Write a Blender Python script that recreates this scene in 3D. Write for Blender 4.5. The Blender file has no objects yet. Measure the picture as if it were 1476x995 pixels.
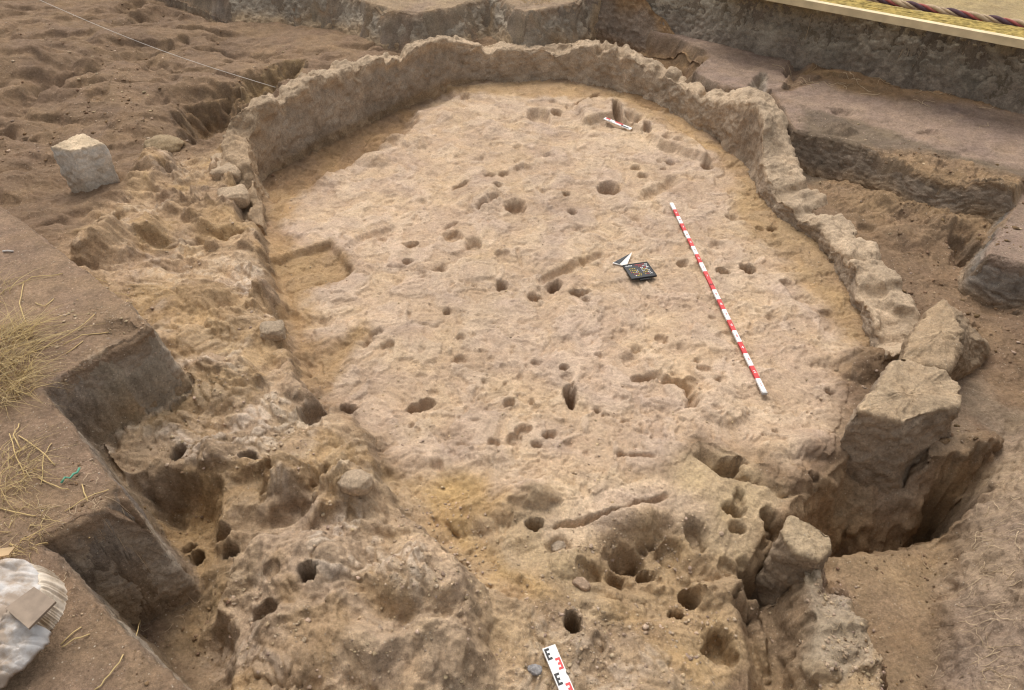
import bpy, math, random
import numpy as np
from mathutils import Vector, Matrix

random.seed(7)
rng = np.random.default_rng(7)
SC = bpy.context.scene
COL = SC.collection

# ------------------------------------------------------------------ camera, light, exposure
F, CX, CY = 984.0, 738.0, 497.5          # lens in photograph pixels (24 mm on 36 mm)
PITCH = math.radians(40.0)
CAMH = 2.55
cam = bpy.data.cameras.new("camera")
cam.lens, cam.sensor_width = 24.0, 36.0
cam.clip_start, cam.clip_end = 0.05, 500.0
camo = bpy.data.objects.new("camera", cam)
camo.location = (0, 0, CAMH)
camo.rotation_euler = (math.radians(90) - PITCH, 0, 0)
COL.objects.link(camo)
SC.camera = camo

SUN_EL, SUN_AZ = math.radians(60), math.radians(-14)      # azimuth clockwise from +Y
world = bpy.data.worlds.new("World")
SC.world = world
world.use_nodes = True
wn, wl = world.node_tree.nodes, world.node_tree.links
wn.clear()
sky = wn.new('ShaderNodeTexSky'); sky.sky_type = 'NISHITA'
sky.sun_disc = False
sky.sun_elevation, sky.sun_rotation = SUN_EL, SUN_AZ
sky.air_density, sky.dust_density = 1.0, 4.0
hsv = wn.new('ShaderNodeHueSaturation'); hsv.inputs['Saturation'].default_value = 0.16
bg = wn.new('ShaderNodeBackground'); bg.inputs['Strength'].default_value = 0.15
wo = wn.new('ShaderNodeOutputWorld')
wl.new(sky.outputs[0], hsv.inputs['Color']); wl.new(hsv.outputs[0], bg.inputs[0]); wl.new(bg.outputs[0], wo.inputs[0])

sun = bpy.data.lights.new("sun", 'SUN')
sun.energy, sun.angle, sun.color = 1.1, math.radians(40), (1.0, 0.93, 0.84)
suno = bpy.data.objects.new("sun", sun)
sd = Vector((math.sin(SUN_AZ)*math.cos(SUN_EL), math.cos(SUN_AZ)*math.cos(SUN_EL), math.sin(SUN_EL)))
suno.rotation_euler = sd.to_track_quat('Z', 'Y').to_euler()
COL.objects.link(suno)

SC.view_settings.view_transform = 'Standard'
SC.view_settings.look = 'None'
SC.view_settings.exposure = 0.54
SC.view_settings.gamma = 1.0
SC.view_settings.use_curve_mapping = False
SC.cycles.filter_width = 1.2
SC.cycles.use_denoising = True
SC.cycles.max_bounces = 6
SC.cycles.diffuse_bounces = 4

# ------------------------------------------------------------------ measuring: photograph pixel -> point at a height
CT, ST = math.cos(PITCH), math.sin(PITCH)
def at(px, py, z=0.0):
    v = (py - CY)/F
    t = (CAMH - z)/(ST + v*CT)
    return ((px - CX)/F*t, (CT - v*ST)*t, z)
def pxm(px, py, z=0.0):
    """pixels per metre across, and sine of the view's slope, at that point"""
    v = (py - CY)/F
    t = (CAMH - z)/(ST + v*CT)
    return F/t, math.sin(PITCH + math.atan(v))
def height_over(px, py, xy):
    """height at which the sight line through a pixel passes over a ground point"""
    v = (py - CY)/F
    d = np.array([(px - CX)/F, CT - v*ST]); n = d.dot(d)
    t = d.dot(np.array(xy[:2]))/n
    return CAMH - t*(ST + v*CT)

# ------------------------------------------------------------------ noise in numpy
def _h(ix, iy, iz, seed):
    with np.errstate(over='ignore'):
        h = (ix.astype(np.uint32)*np.uint32(374761393) + iy.astype(np.uint32)*np.uint32(668265263)
             + iz.astype(np.uint32)*np.uint32(2147483647) + np.uint32((seed*2654435761) & 0xffffffff))
        h = (h ^ (h >> np.uint32(13)))*np.uint32(1274126177)
        h = (h ^ (h >> np.uint32(15)))*np.uint32(2246822519)
        h ^= h >> np.uint32(16)
    return h.astype(np.float32)*np.float32(1/4294967296.0)
ZERO = np.zeros(1, np.int32)
def vn2(x, y, seed=0):
    xi, yi = np.floor(x), np.floor(y)
    fx, fy = (x-xi).astype(np.float32), (y-yi).astype(np.float32)
    ix, iy = xi.astype(np.int32), yi.astype(np.int32)
    fx = fx*fx*fx*(fx*(fx*6-15)+10); fy = fy*fy*fy*(fy*(fy*6-15)+10)
    a = _h(ix, iy, ZERO, seed); b = _h(ix+1, iy, ZERO, seed)
    c = _h(ix, iy+1, ZERO, seed); d = _h(ix+1, iy+1, ZERO, seed)
    return (a + (b-a)*fx + (c-a)*fy + (a-b-c+d)*fx*fy)*2-1
def vn3(x, y, z, seed=0):
    xi, yi, zi = np.floor(x), np.floor(y), np.floor(z)
    fx, fy, fz = x-xi, y-yi, z-zi
    ix, iy, iz = xi.astype(np.int32), yi.astype(np.int32), zi.astype(np.int32)
    fx = fx*fx*(3-2*fx); fy = fy*fy*(3-2*fy); fz = fz*fz*(3-2*fz)
    r = 0
    for dz in (0, 1):
        a = _h(ix, iy, iz+dz, seed); b = _h(ix+1, iy, iz+dz, seed)
        c = _h(ix, iy+1, iz+dz, seed); d = _h(ix+1, iy+1, iz+dz, seed)
        p = a + (b-a)*fx + (c-a)*fy + (a-b-c+d)*fx*fy
        r = r + p*(fz if dz else 1-fz)
    return (r*2-1).astype(np.float32)
def fbm2(x, y, f, o=4, seed=0, g=0.5, rot=True):
    r = 0; a = 1.0; tot = 0
    for i in range(o):
        c, s = math.cos(i*1.1+.4), math.sin(i*1.1+.4)
        r = r + a*vn2((x*c-y*s)*f + i*17.3, (x*s+y*c)*f - i*9.1, seed+i)
        tot += a; a *= g; f *= 2.03
    return r/tot
def fbm3(x, y, z, f, o=3, seed=0, g=0.5):
    r = 0; a = 1.0; tot = 0
    for i in range(o):
        r = r + a*vn3(x*f + i*17.3, y*f - i*9.1, z*f + i*5.7, seed+i)
        tot += a; a *= g; f *= 2.07
    return r/tot
def worley2(x, y, f, seed=0):
    x = x*f; y = y*f
    xi, yi = np.floor(x), np.floor(y)
    f1 = np.full(x.shape, 9, np.float32); f2 = f1.copy(); idv = np.zeros(x.shape, np.float32)
    for dx in (-1, 0, 1):
        for dy in (-1, 0, 1):
            cx, cy = (xi+dx).astype(np.int32), (yi+dy).astype(np.int32)
            jx = _h(cx, cy, ZERO, seed); jy = _h(cx, cy, ZERO, seed+91)
            d = np.sqrt((xi+dx+jx-x)**2 + (yi+dy+jy-y)**2).astype(np.float32)
            near = d < f1
            f2 = np.where(near, f1, np.minimum(f2, d))
            idv = np.where(near, _h(cx, cy, ZERO, seed+7), idv)
            f1 = np.where(near, d, f1)
    return f1, f2, idv
def sstep(a, b, x):
    t = np.clip((x-a)/(b-a), 0, 1)
    return t*t*(3-2*t)

# ------------------------------------------------------------------ soils (albedo)
FLOOR = (.49, .362, .254)
PALE = (.45, .325, .215)
BROWN = (.205, .135, .083)
TAN = (.375, .255, .152)
GOLD = (.36,.225,.095)
TOPS = (.262, .176, .112)
CUT = (.335, .272, .208)
DARKCUT = (.125, .105, .09)
MAUVE = (.265, .188, .138)
ORANGE = (.25, .158, .085)

# ------------------------------------------------------------------ the ground: one height field, split into the places it is made of
ys = [0.45]
while ys[-1] < 11.8:
    ys.append(ys[-1] + 0.0043 + 0.00125*ys[-1])
ys = np.array(ys, np.float64)
NC = 980
us = np.linspace(-1, 1, NC)
NR = len(ys)
HW = 1.55 + 0.66*ys
X = (HW[:, None]*us[None, :]).astype(np.float32)
Y = np.repeat(ys[:, None], NC, 1).astype(np.float32)
Z = np.zeros_like(X)
C = np.empty(X.shape+(3,), np.float32)
R = np.zeros(X.shape, np.int8)
ROUGHN = np.full(X.shape, 1.0, np.float32)       # how lumpy
CRUST = np.zeros(X.shape, np.float32)            # crackled crust of clay crumbs
GROUND, FLOORR, BANK, REAR, SECTION, PLAT, ROOTY = range(7)

ctrl = [(50,50,.32),(200,60,.30),(350,60,.28),(100,150,.30),(250,130,.28),(50,250,.26),(120,262,.20),(200,250,.26),(150,330,.30),(250,330,.27),
 (295,270,.17),(310,235,.2),(330,320,.17),(320,400,.17),(230,420,.30),(350,460,.15),(270,520,.30),(200,600,.30),(330,560,.2),(390,530,.13),(150,650,.28),(300,640,.25),(410,610,.15),
 (250,800,.06),(300,860,.05),(280,950,.02),(350,750,.19),(430,700,.21),(500,720,.15),(400,830,.2),(500,850,.2),(450,950,.18),(600,800,.17),
 (600,920,.15),(660,860,.13),(690,960,.06),(570,760,.12),
 (450,430,0),(500,350,0),(600,300,0),(700,200,0),(800,160,0),(900,250,0),(1000,220,0),(1100,400,0),(1200,480,0),(1000,500,0),
 (800,500,0),(600,500,0),(700,640,0),(900,640,0),(1100,620,0),(560,650,.04),(650,740,-.01),(480,520,0),
 (720,830,-.03),(760,950,.02),(850,960,.04),(950,985,.06),(800,870,.03),(950,700,.02),(1050,720,.03),(900,750,.03),(1000,790,-.01),
 (950,850,-.10),(1050,870,-.10),(880,840,-.06),(1090,770,-.01),(1150,690,.02),
 (1130,880,-.25),(1130,960,-.22),(1230,850,-.20),(1300,850,-.28),(1300,950,-.30),(1430,700,.12),(1465,640,.1),(1400,850,.02),(1450,800,.2),
 (1470,950,.3),(1410,950,.05),(1420,570,-.05),(1450,480,0),(1400,420,0),(1350,380,.03),(1250,300,.10),(1300,330,.12),(1400,325,.17),(1440,350,.1),
 (1200,260,.04),(1320,275,.19),(1450,322,.18),(1460,430,0),(1450,620,-.05),(1000,100,.32),(1100,110,.36),(900,80,.15),(1300,180,.35),(1450,220,.35),
 (400,40,.26),(520,60,.28),(600,40,.3),(700,50,.3),(760,60,.22),(60,-20,.35),(300,-20,.35),(600,-30,.4),(900,20,.3),(1150,-20,.4),(1400,60,.4)]
num = np.zeros_like(X); den = np.zeros_like(X)
for px, py, z in ctrl:
    x, y, _ = at(px, py, z)
    s = 0.10 + 0.012*y
    w = 1.0/((X-x)**2 + (Y-y)**2 + s)**3
    num += w*z; den += w
Z = num/den
Z0 = Z.copy()

def window(x0, x1, y0, y1):
    r0, r1 = np.searchsorted(ys, y0), np.searchsorted(ys, y1)
    r0 = max(0, min(r0, NR-2)); r1 = max(r0+1, min(r1+1, NR))
    hw = HW[r0:r1]
    hmax, hmin = hw.max(), hw.min()
    lo = min(x0/hmax, x0/hmin); hi = max(x1/hmax, x1/hmin)
    c0 = int(max(0, min(NC-2, (lo+1)/2*(NC-1)-2))); c1 = int(max(c0+2, min(NC, (hi+1)/2*(NC-1)+3)))
    return (slice(r0, r1), slice(c0, c1))
def sdist(P, x, y):
    d = np.full(x.shape, 1e9, np.float32); ins = np.zeros(x.shape, bool)
    n = len(P)
    for i in range(n):
        ax, ay = P[i][0], P[i][1]; bx, by = P[(i+1) % n][0], P[(i+1) % n][1]
        ex, ey = bx-ax, by-ay
        t = np.clip(((x-ax)*ex + (y-ay)*ey)/(ex*ex+ey*ey+1e-12), 0, 1)
        d = np.minimum(d, (x-ax-t*ex)**2 + (y-ay-t*ey)**2)
        c = ((ay > y) != (by > y)) & (x < (bx-ax)*(y-ay)/(by-ay+1e-12) + ax)
        ins ^= c
    d = np.sqrt(d)
    return np.where(ins, -d, d)
def pts3(poly, z):
    return [at(p[0], p[1], p[2] if len(p) > 2 else z) for p in poly]
def zone(poly, z, dz=None, ramp=(0, .06), jag=.012, jf=9, col=None, cr=(-.03, .05), cj=.05, reg=None, rs=.02, op='set', rough=None, crust=None, flat=.85, seed=3, P=None):
    """poly: outline in photograph pixels lying at height z; the ground inside is set to dz (a number, a function or None)"""
    P = P or pts3(poly, z)
    m = max(abs(ramp[0]), abs(ramp[1]), abs(cr[0]), abs(cr[1])) + cj + jag + .1
    xs = [p[0] for p in P]; yy = [p[1] for p in P]
    W = window(min(xs)-m, max(xs)+m, min(yy)-m, max(yy)+m)
    x, y = X[W], Y[W]
    d = sdist(P, x, y)
    n = fbm2(x, y, jf, 3, seed)
    dj = d + jag*2*n
    if dz is not None:
        k = np.clip((dj-ramp[0])/(ramp[1]-ramp[0]), 0, 1)
        w = 1 - (k*.75 + .25*k*k*(3-2*k))
        tgt = dz(x, y) if callable(dz) else dz
        tgt = tgt + (1-flat)*(Z[W]-Z0[W]*0 - tgt)*0
        z0 = Z[W]
        if op == 'set': Z[W] = z0 + (tgt-z0)*w
        elif op == 'max': Z[W] = np.maximum(z0, z0 + (tgt-z0)*w)
        elif op == 'min': Z[W] = np.minimum(z0, z0 + (tgt-z0)*w)
        elif op == 'add': Z[W] = z0 + tgt*w
    if col is not None:
        w = (1 - sstep(cr[0], cr[1], d + cj*fbm2(x, y, 5, 4, seed+20)))[..., None]
        C[W] = C[W]*(1-w) + np.array(col, np.float32)*w
    if reg is not None:
        rr = R[W]; rr[dj < rs] = reg; R[W] = rr
    if rough is not None:
        w = 1 - sstep(-.05, .08, d); ROUGHN[W] = ROUGHN[W]*(1-w) + rough*w
    if crust is not None:
        w = 1 - sstep(-.08, .10, d + .06*fbm2(x, y, 4, 3, seed+31)); CRUST[W] = np.maximum(CRUST[W], w*crust) if crust > 0 else CRUST[W]*(1-w)

WALL = [ # foot inside, top inside, top outside (photograph pixels), floor height at the foot
 ((388,345),(379,325),(330,312),0),((382,310),(374,285),(305,282),0),((380,290),(366,248),(303,250),0),((379,276),(361,225),(312,215),0),((378,262),(358,192),(318,188),-.05),
 ((400,250),(380,152),(345,160),-.07),((430,235),(410,139),(392,128),-.07),((480,207),(463,114),(452,103),-.07),((530,182),(517,97),(510,84),-.07),((580,158),(571,78),(566,66),-.05),
 ((612,144),(605,62),(602,52),-.02),((640,127),(636,56),(635,47),0),((665,120),(662,56),(660,47),0),((690,118),(688,66),(688,58),0),((726,118),(724,71),(725,64),0),((765,116),(766,70),(766,63),0),
 ((800,116),(803,72),(804,64),0),((830,119),(837,66),(839,57),0),((860,124),(868,67),(870,58),0),((885,130),(893,73),(895,64),0),((910,138),(919,92),(923,83),0),((940,149),(950,99),(956,90),0),
 ((965,160),(974,115),(985,104),0),((1000,182),(1004,131),(1015,116),0),((1030,200),(1042,146),(1052,128),0),((1055,222),(1070,146),(1084,128),0),((1073,236),(1092,152),(1122,131),0),((1084,255),(1102,178),(1146,152),0),
 ((1092,272),(1102,230),(1138,212),0),((1096,290),(1107,254),(1156,246),0),((1113,307),(1121,281),(1169,268),0),((1140,331),(1149,306),(1196,290),0),((1174,352),(1183,327),(1229,320),0),((1198,378),(1208,349),(1254,338),0),
 ((1219,415),(1232,374),(1277,372),0),((1239,452),(1252,418),(1300,412),0),((1250,480),(1266,453),(1316,446),0),((1256,505),(1275,474),(1330,470),0),((1264,540),(1286,505),(1345,500),0)]
C[:] = np.array(BROWN, np.float32)
# warm tan ground near the house on the left, and the trodden foreground
zone([(215,235),(330,205),(380,330),(400,430),(430,560),(520,650),(440,700),(190,700),(100,620),(260,540),(200,440),(110,380),(160,300)], .25, col=TAN, cr=(-.15,.2), cj=.15, crust=.45, rough=2.0)
zone([(330,360),(400,380),(425,540),(470,600),(420,640),(200,690),(120,660),(200,590),(300,470)], .22, col=PALE, cr=(-.15,.15), cj=.2, crust=.9)
zone([(190,690),(420,620),(560,650),(700,760),(740,830),(900,880),(1000,930),(1080,995),(1080,1100),(150,1100),(330,995),(240,800)], .1, col=(.36,.255,.158), cr=(-.1,.15), cj=.12, crust=.5, rough=1.9)
zone([(330,810),(480,730),(640,770),(690,870),(700,1000),(340,1100),(360,920)], .17, col=PALE, cr=(-.14,.14), cj=.2, crust=1.0)
zone([(470,690),(530,700),(560,742),(595,765),(640,782),(676,820),(690,880),(700,940),(690,1000),(340,1100),(335,960),(310,880),(330,820),(380,790),(440,760)], .2, .10, ramp=(-.05,.03), jag=.03, op='add')
# ------ house floor
FLOOR_PX = [(378,262),(430,236),(480,207),(530,182),(580,158),(612,144),(640,127),(665,120),(726,118),(765,116),(800,116),(830,119),(860,124),(885,130),
 (910,138),(940,149),(965,160),(1000,182),(1030,200),(1055,222),(1078,245),(1090,272),(1096,290),(1113,307),(1140,331),(1174,352),(1198,378),
 (1219,415),(1239,452),(1250,480),(1252,510),(1225,520),(1222,570),(1205,640),(1150,690),(1080,665),(1010,640),(960,680),(830,720),(740,745),(720,800),
 (750,860),(700,850),(640,790),(585,745),(560,700),(545,640),(510,612),(470,600),(440,560),(423,520),(412,478),(400,430),(392,385),(385,340),(381,300)]
zone(FLOOR_PX, 0, 0.0, ramp=(0,.05), jag=.022, col=FLOOR, cr=(-.12,.05), cj=.09, reg=FLOORR, rs=.0, rough=.62, crust=-1)
_f = [at(w[0][0], w[0][1], w[3]) for w in WALL]
_o = [at(w[2][0], w[2][1], .3) for w in WALL]
def strip(i0, i1, tgt):
    a = [np.array(p[:2]) for p in _f[i0:i1]]
    cen = np.array([0.3, 4.6])
    ring = [q + (q-cen)/np.linalg.norm(q-cen)*.13 for q in a] + [q + (cen-q)/np.linalg.norm(q-cen)*.25 for q in a[::-1]]
    zone([], 0, tgt, ramp=(.0,.06), jag=.0, op='min', P=[(q[0], q[1], 0) for q in ring], reg=FLOORR, rs=0)
# trench along the foot of the upper left wall, brown subsoil
zone([(372,262),(430,232),(480,203),(530,178),(585,155),(603,152),(590,190),(548,214),(520,230),(478,252),(432,276),(392,292)], 0, -.07, ramp=(-.05,.03), jag=.03, col=ORANGE, cr=(-.10,.12), cj=.12, rough=.8)
# brown band beside left wall and right wall foot (bare subsoil, with corner shade and warm bounce painted into its colour)
zone([(378,262),(430,262),(415,330),(430,400),(450,480),(470,560),(440,560),(412,478),(392,385)], 0, col=(.33,.215,.115), cr=(-.05,.10), cj=.16)
zone([(388,375),(440,356),(476,348),(512,388),(498,404),(440,420),(402,432)], 0, -.06, ramp=(-.035,.0), jag=.01, col=(.34,.225,.12), cr=(-.05,.05), cj=.05)
zone([(402,440),(450,458),(478,458),(470,470),(420,478)], 0, -.03, ramp=(-.04,.0), jag=.01)
zone([(415,520),(470,500),(520,468),(525,480),(480,540),(440,560)], 0, -.03, ramp=(-.06,.0), jag=.02, col=(.36,.24,.13), cr=(-.05,.08), cj=.06)
zone([(1078,246),(1114,306),(1175,350),(1220,415),(1252,490),(1225,490),(1190,440),(1150,390),(1080,330),(1060,260)], 0, col=(.36,.245,.135), cr=(-.05,.16), cj=.12)
zone([(640,128),(800,117),(900,136),(1000,182),(1075,246),(1050,240),(960,190),(860,140),(700,135)], 0, col=(.40,.27,.15), cr=(-.03,.1), cj=.1)  # rear wall foot: subsoil brown, corner shade and bounce painted in as well
# platform of unexcavated floor in front of the rear right wall
zone([(836,152),(862,140),(905,148),(965,176),(1060,225),(1040,230),(985,216),(955,205),(925,185),(905,172),(885,165),(845,172)], .05, .07, ramp=(-.0,.05), jag=.012, op='max', rough=.8)
# golden corridor at the front of the house
zone([(560,690),(700,690),(760,760),(740,830),(800,860),(1050,900),(1040,960),(950,900),(860,850),(760,860),(660,800)], -.02, col=(.40,.265,.125), cr=(-.1,.12), cj=.12, crust=-1, rough=1.5)
# shelf with the cluster of post holes
zone([(700,760),(790,705),(960,685),(1010,640),(1075,675),(1130,705),(1112,740),(1128,790),(1085,830),(1060,850),(990,830),(900,775),(850,880),(820,850),(800,830),(745,800)], .02, col=(.41,.30,.185), cr=(-.05,.1), cj=.08, rough=1.1)
zone([(820,700),(960,690),(1005,720),(960,740),(860,775),(800,770)], .02, col=FLOOR, cr=(-.08,.1), cj=.05)
zone([(865,770),(960,745),(1000,790),(1130,830),(1075,850),(1090,930),(1040,965),(960,900),(870,855),(850,830)], -.03, -.11, ramp=(-.12,.02), jag=.03, op='min', col=(.36,.25,.145), cr=(-.05,.08), cj=.06, rough=1.8)
# step under the floor edge towards the pillar
zone([(1010,640),(1055,672),(1130,702),(1190,690),(1200,700),(1130,716),(1095,700),(1040,686),(1000,655)], 0, -.07, ramp=(-.03,.01), jag=.01, op='min')

# ------ left bank (unexcavated soil), sawtooth cut
BZ = .65
zone([(-260,150),(0,297),(32,318),(66,346),(126,393),(186,441),(216,470),(55,560),(98,614),(140,668),(184,716),(120,745),(53,780),(92,819),(150,884),(205,939),(268,993),(340,1080),(-300,1200),(-420,500)],
     BZ, lambda x, y: BZ + .012*fbm2(x, y, 3, 3, 5), ramp=(-.005,.07), jag=.006, jf=12, col=TOPS, cr=(-.005,.012), cj=.006, reg=BANK, rs=.085, rough=.22, crust=-1)
# ------ pit beside the second tooth
zone([(186,697),(238,674),(285,668),(325,690),(318,740),(300,760),(270,775),(235,772),(216,760),(205,735)], .2, -.02, ramp=(-.10,.0), jag=.02, col=(.30,.2,.11), cr=(-.06,.02), cj=.04)
zone([(318,770),(345,740),(420,745),(452,700),(470,690),(455,740),(430,765),(380,775)], .14, .10, ramp=(-.05,.02), op='min', jag=.02)
zone([(248,790),(290,770),(330,800),(330,860),(290,910),(240,930),(262,850)], .05, .03, ramp=(-.1,.05), jag=.03, col=(.27,.185,.105), cr=(-.05,.1), cj=.08)
# ------ rear bank
RZ = .64
rz = lambda x, y: RZ + .02*fbm2(x, y, 2.0, 4, 8)
zone([(150,-70),(300,-30),(345,-20),(420,-16),(500,-8),(557,11),(600,16),(654,9),(688,-3),(718,-8),(743,11),(766,17),(790,10),(832,-1),(870,-34),(700,-140),(200,-140)],
     RZ, rz, ramp=(.0,.16), jag=.03, jf=5, op='max', col=(.30,.215,.14), cr=(-.02,.04), cj=.03, reg=REAR, rs=.18, rough=.9)
# ------ right: sunken square, path, platform, trench
zone([(828,30),(880,33),(940,45),(985,55),(1024,78),(1000,92),(968,104),(930,96),(895,70),(850,52),(822,60)], .40, .08, ramp=(-.16,.0), jag=.015, col=ORANGE, cr=(-.02,.03), cj=.03)
zone([(828,22),(880,31),(940,43),(985,55),(1026,80),(1000,106),(1018,114),(1054,124),(1090,126),(1120,128),(1140,100),(1165,92),(1180,60),(1100,10),(900,-30),(820,-20)],
     .38, lambda x, y: .38 + .03*fbm2(x, y, 1.5, 3, 2), ramp=(.0,.10), jag=.012, op='max', col=MAUVE, cr=(-.02,.06), cj=.05, reg=PLAT, rs=.02, rough=.7)
zone([(1078,118),(1098,96),(1108,98),(1106,130),(1085,132)], .42, .2, ramp=(-.10,.0), jag=.02, op='min', col=CUT, cr=(-.02,.02), cj=.02)
zone([(1128,90),(1150,72),(1165,78),(1170,97),(1150,110),(1130,100)], .42, .28, ramp=(-.08,.0), jag=.02, op='min')
PZ = .36
zone([(1118,135),(1155,125),(1200,110),(1300,128),(1476,150),(1700,190),(1700,330),(1473,281),(1420,270),(1352,253),(1284,226),(1229,205),(1181,191),(1150,186),(1135,165)],
     PZ, lambda x, y: PZ + .02*fbm2(x, y, 1.4, 3, 11), ramp=(.0,.06), jag=.022, jf=4, col=MAUVE, cr=(-.02,.03), cj=.02, reg=PLAT, rs=.05, rough=.9)
zone([(1160,100),(1330,126),(1480,146),(1480,158),(1400,150),(1250,138),(1210,128)], .34, col=ORANGE, cr=(-.05,.15), cj=.1)
zone([(1150,190),(1230,208),(1352,256),(1475,284),(1462,310),(1400,300),(1300,275),(1180,256),(1155,240)], .15, col=(.17,.125,.085), cr=(-.05,.06), cj=.05)
zone([(1180,262),(1320,270),(1455,312),(1440,360),(1340,345),(1230,320),(1195,290)], .08, col=(.26,.172,.10), cr=(-.08,.12), cj=.1, rough=2.8)
zone([(1360,350),(1395,352),(1410,372),(1400,388),(1370,378)], .05, -.04, ramp=(-.08,.0), jag=.02, op='min')
zone([(1240,345),(1330,345),(1420,400),(1476,480),(1476,650),(1420,600),(1390,520),(1330,440)], 0, col=(.225,.148,.09), cr=(-.1,.15), cj=.12)
# second bank at the right edge
zone([(1476,278),(1455,312),(1443,332),(1425,366),(1476,378),(1800,440),(1800,330)], .27, .27, ramp=(.0,.06), jag=.008, col=MAUVE, cr=(-.01,.015), cj=.008, reg=PLAT, rs=.07, rough=.4)
# section wall at the back right
SZ = .85
sec = [(870,-40),(1000,-24),(1120,0),(1250,16),(1386,43),(1476,60),(1750,118),(2100,200),(2100,-150),(700,-150)]
zone(sec, SZ, lambda x, y: SZ + 0*x, ramp=(.0,.12), jag=.008, jf=6, op='max', col=(.36,.27,.14), cr=(-.04,.0), cj=.02, reg=SECTION, rs=.15, rough=.35)
# ------ front right: pit, trench, rooty bank, rubble wall
zone([(1095,770),(1118,740),(1135,722),(1192,682),(1235,650),(1330,640),(1340,705),(1385,722),(1385,760),(1362,792),(1310,797),(1207,806),(1170,850),(1190,1000),(1085,1000),(1088,930),(1065,850)],
     .0, -.29, ramp=(-.10,.0), jag=.015, op='min', col=(.29,.20,.12), cr=(-.04,.04), cj=.04, rough=.8)
zone([(1135,752,-.03),(1190,708,-.12),(1245,732,-.2),(1300,744,-.28),(1335,718,-.28),(1392,722,-.28),(1385,760),(1362,790),(1310,796),(1207,804),(1160,790)],
     -.28, -.60, ramp=(-.12,.03), jag=.05, jf=6, op='min', col=(.31,.20,.11), cr=(-.04,.04), cj=.04)
zone([(1192,690),(1243,718),(1300,735),(1330,710),(1350,690),(1388,600),(1300,600),(1240,640)], -.26, -.14, ramp=(-.02,.12), jag=.03, op='max', col=(.29,.205,.135), cr=(-.02,.1), cj=.05)
zone([(1207,806),(1310,797),(1362,792),(1370,1100),(1290,1100),(1230,900)], -.2, lambda x, y: -.20 - .05*np.clip(1.6-y, -1, 1), ramp=(.0,.08), jag=.01, col=(.27,.185,.11), cr=(-.04,.05), cj=.04, rough=.5)
zone([(1372,570),(1405,600),(1430,625),(1452,652),(1500,660),(1500,600),(1440,585),(1400,555)], .0, .0, ramp=(.0,.30), jag=.03, op='max', col=(.26,.19,.125), cr=(-.03,.05), cj=.04)
zone([(1150,800),(1190,800),(1185,850),(1222,858),(1245,905),(1278,955),(1282,1100),(1180,1100),(1180,920),(1168,860)], .02, lambda x, y: .02 + .03*fbm2(x, y, 8, 3, 41), ramp=(-.01,.07), jag=.02, op='max', col=(.36,.28,.19), cr=(-.02,.03), cj=.03, reg=GROUND, crust=.8, rough=1.6)
zone([(1500,620),(1446,668),(1415,700),(1396,742),(1372,788),(1358,850),(1366,1000),(1380,1150),(1800,1150),(1800,620)],
     -.18, lambda x, y: np.clip(-.04 + 1.35*(x - np.interp(y, [.7, 1.165, 1.61, 2.0, 2.32, 2.8], [1.5, 1.70, 1.89, 2.16, 2.5, 2.95])), -.2, .46) + .06*np.clip(y-1.5, 0, 1) + .025*fbm2(x, y, 7, 3, 47), ramp=(-.02,.07), jag=.03, jf=5, col=(.345,.25,.17), cr=(-.02,.06), cj=.04, reg=ROOTY, rs=.05, rough=1.7, crust=-1)

strip(3, 12, -.05); strip(11, 39, .01); strip(0, 4, .0)
# ------ holes and lumps (centre and radii in photograph pixels, depth in metres)
def hole(px, py, rx, ry, d, z=None, soft=.35, ang=0, tint=None):
    if z is None:
        z = 0.0
        for _ in range(4):
            x, y, _z = at(px, py, z); z = float(hz(x, y))
    x0, y0, _ = at(px, py, z)
    s, sl = pxm(px, py, z)
    a, b = rx/s, ry/(s*sl)
    m = max(a, b)*1.9 + .04
    W = window(x0-m, x0+m, y0-m, y0+m)
    x, y = X[W]-x0, Y[W]-y0
    c, sn = math.cos(ang), math.sin(ang)
    xr, yr = (x*c+y*sn)/a, (-x*sn+y*c)/b
    q = np.sqrt(xr*xr+yr*yr)
    q = q*(1 + .24*fbm2(X[W], Y[W], 1.3/max(a, .02), 4, int(px), .6))
    if d >= 0 and rx > 18 and d < .07: w = np.clip(1-q*q*.7, 0, 1)**1.3
    elif d >= 0:
        w = 1 - sstep(1-soft, 1.05+soft*.35, q)
        w = w + .10*np.exp(-((q-1.25)/.2)**2)*(-.25)
    else:
        w = np.clip(1-q*q*.8, 0, 1)**.85 if soft > .5 else 1-sstep(1-soft, 1.1, q)
    if d < 0: w = w*(1 + .45*fbm2(X[W], Y[W], .9/max(a, .02), 4, int(px)+3, .6))
    Z[W] = Z[W] - d*w
    if tint is not None:
        w = (1-sstep(.7, 1.3, q))[..., None]*.8
        C[W] = C[W]*(1-w)+np.array(tint, np.float32)*w
def hz(x, y, arr=None):
    arr = Z if arr is None else arr
    r = np.clip(np.interp(y, ys, np.arange(NR)), 0, NR-1.001)
    hw = 1.55 + 0.66*np.asarray(y)
    c = np.clip((np.asarray(x)/hw+1)/2*(NC-1), 0, NC-1.001)
    r0, c0 = np.floor(r).astype(int), np.floor(c).astype(int)
    fr, fc = r-r0, c-c0
    return (arr[r0, c0]*(1-fr)*(1-fc) + arr[r0+1, c0]*fr*(1-fc) + arr[r0, c0+1]*(1-fr)*fc + arr[r0+1, c0+1]*fr*fc)

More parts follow.
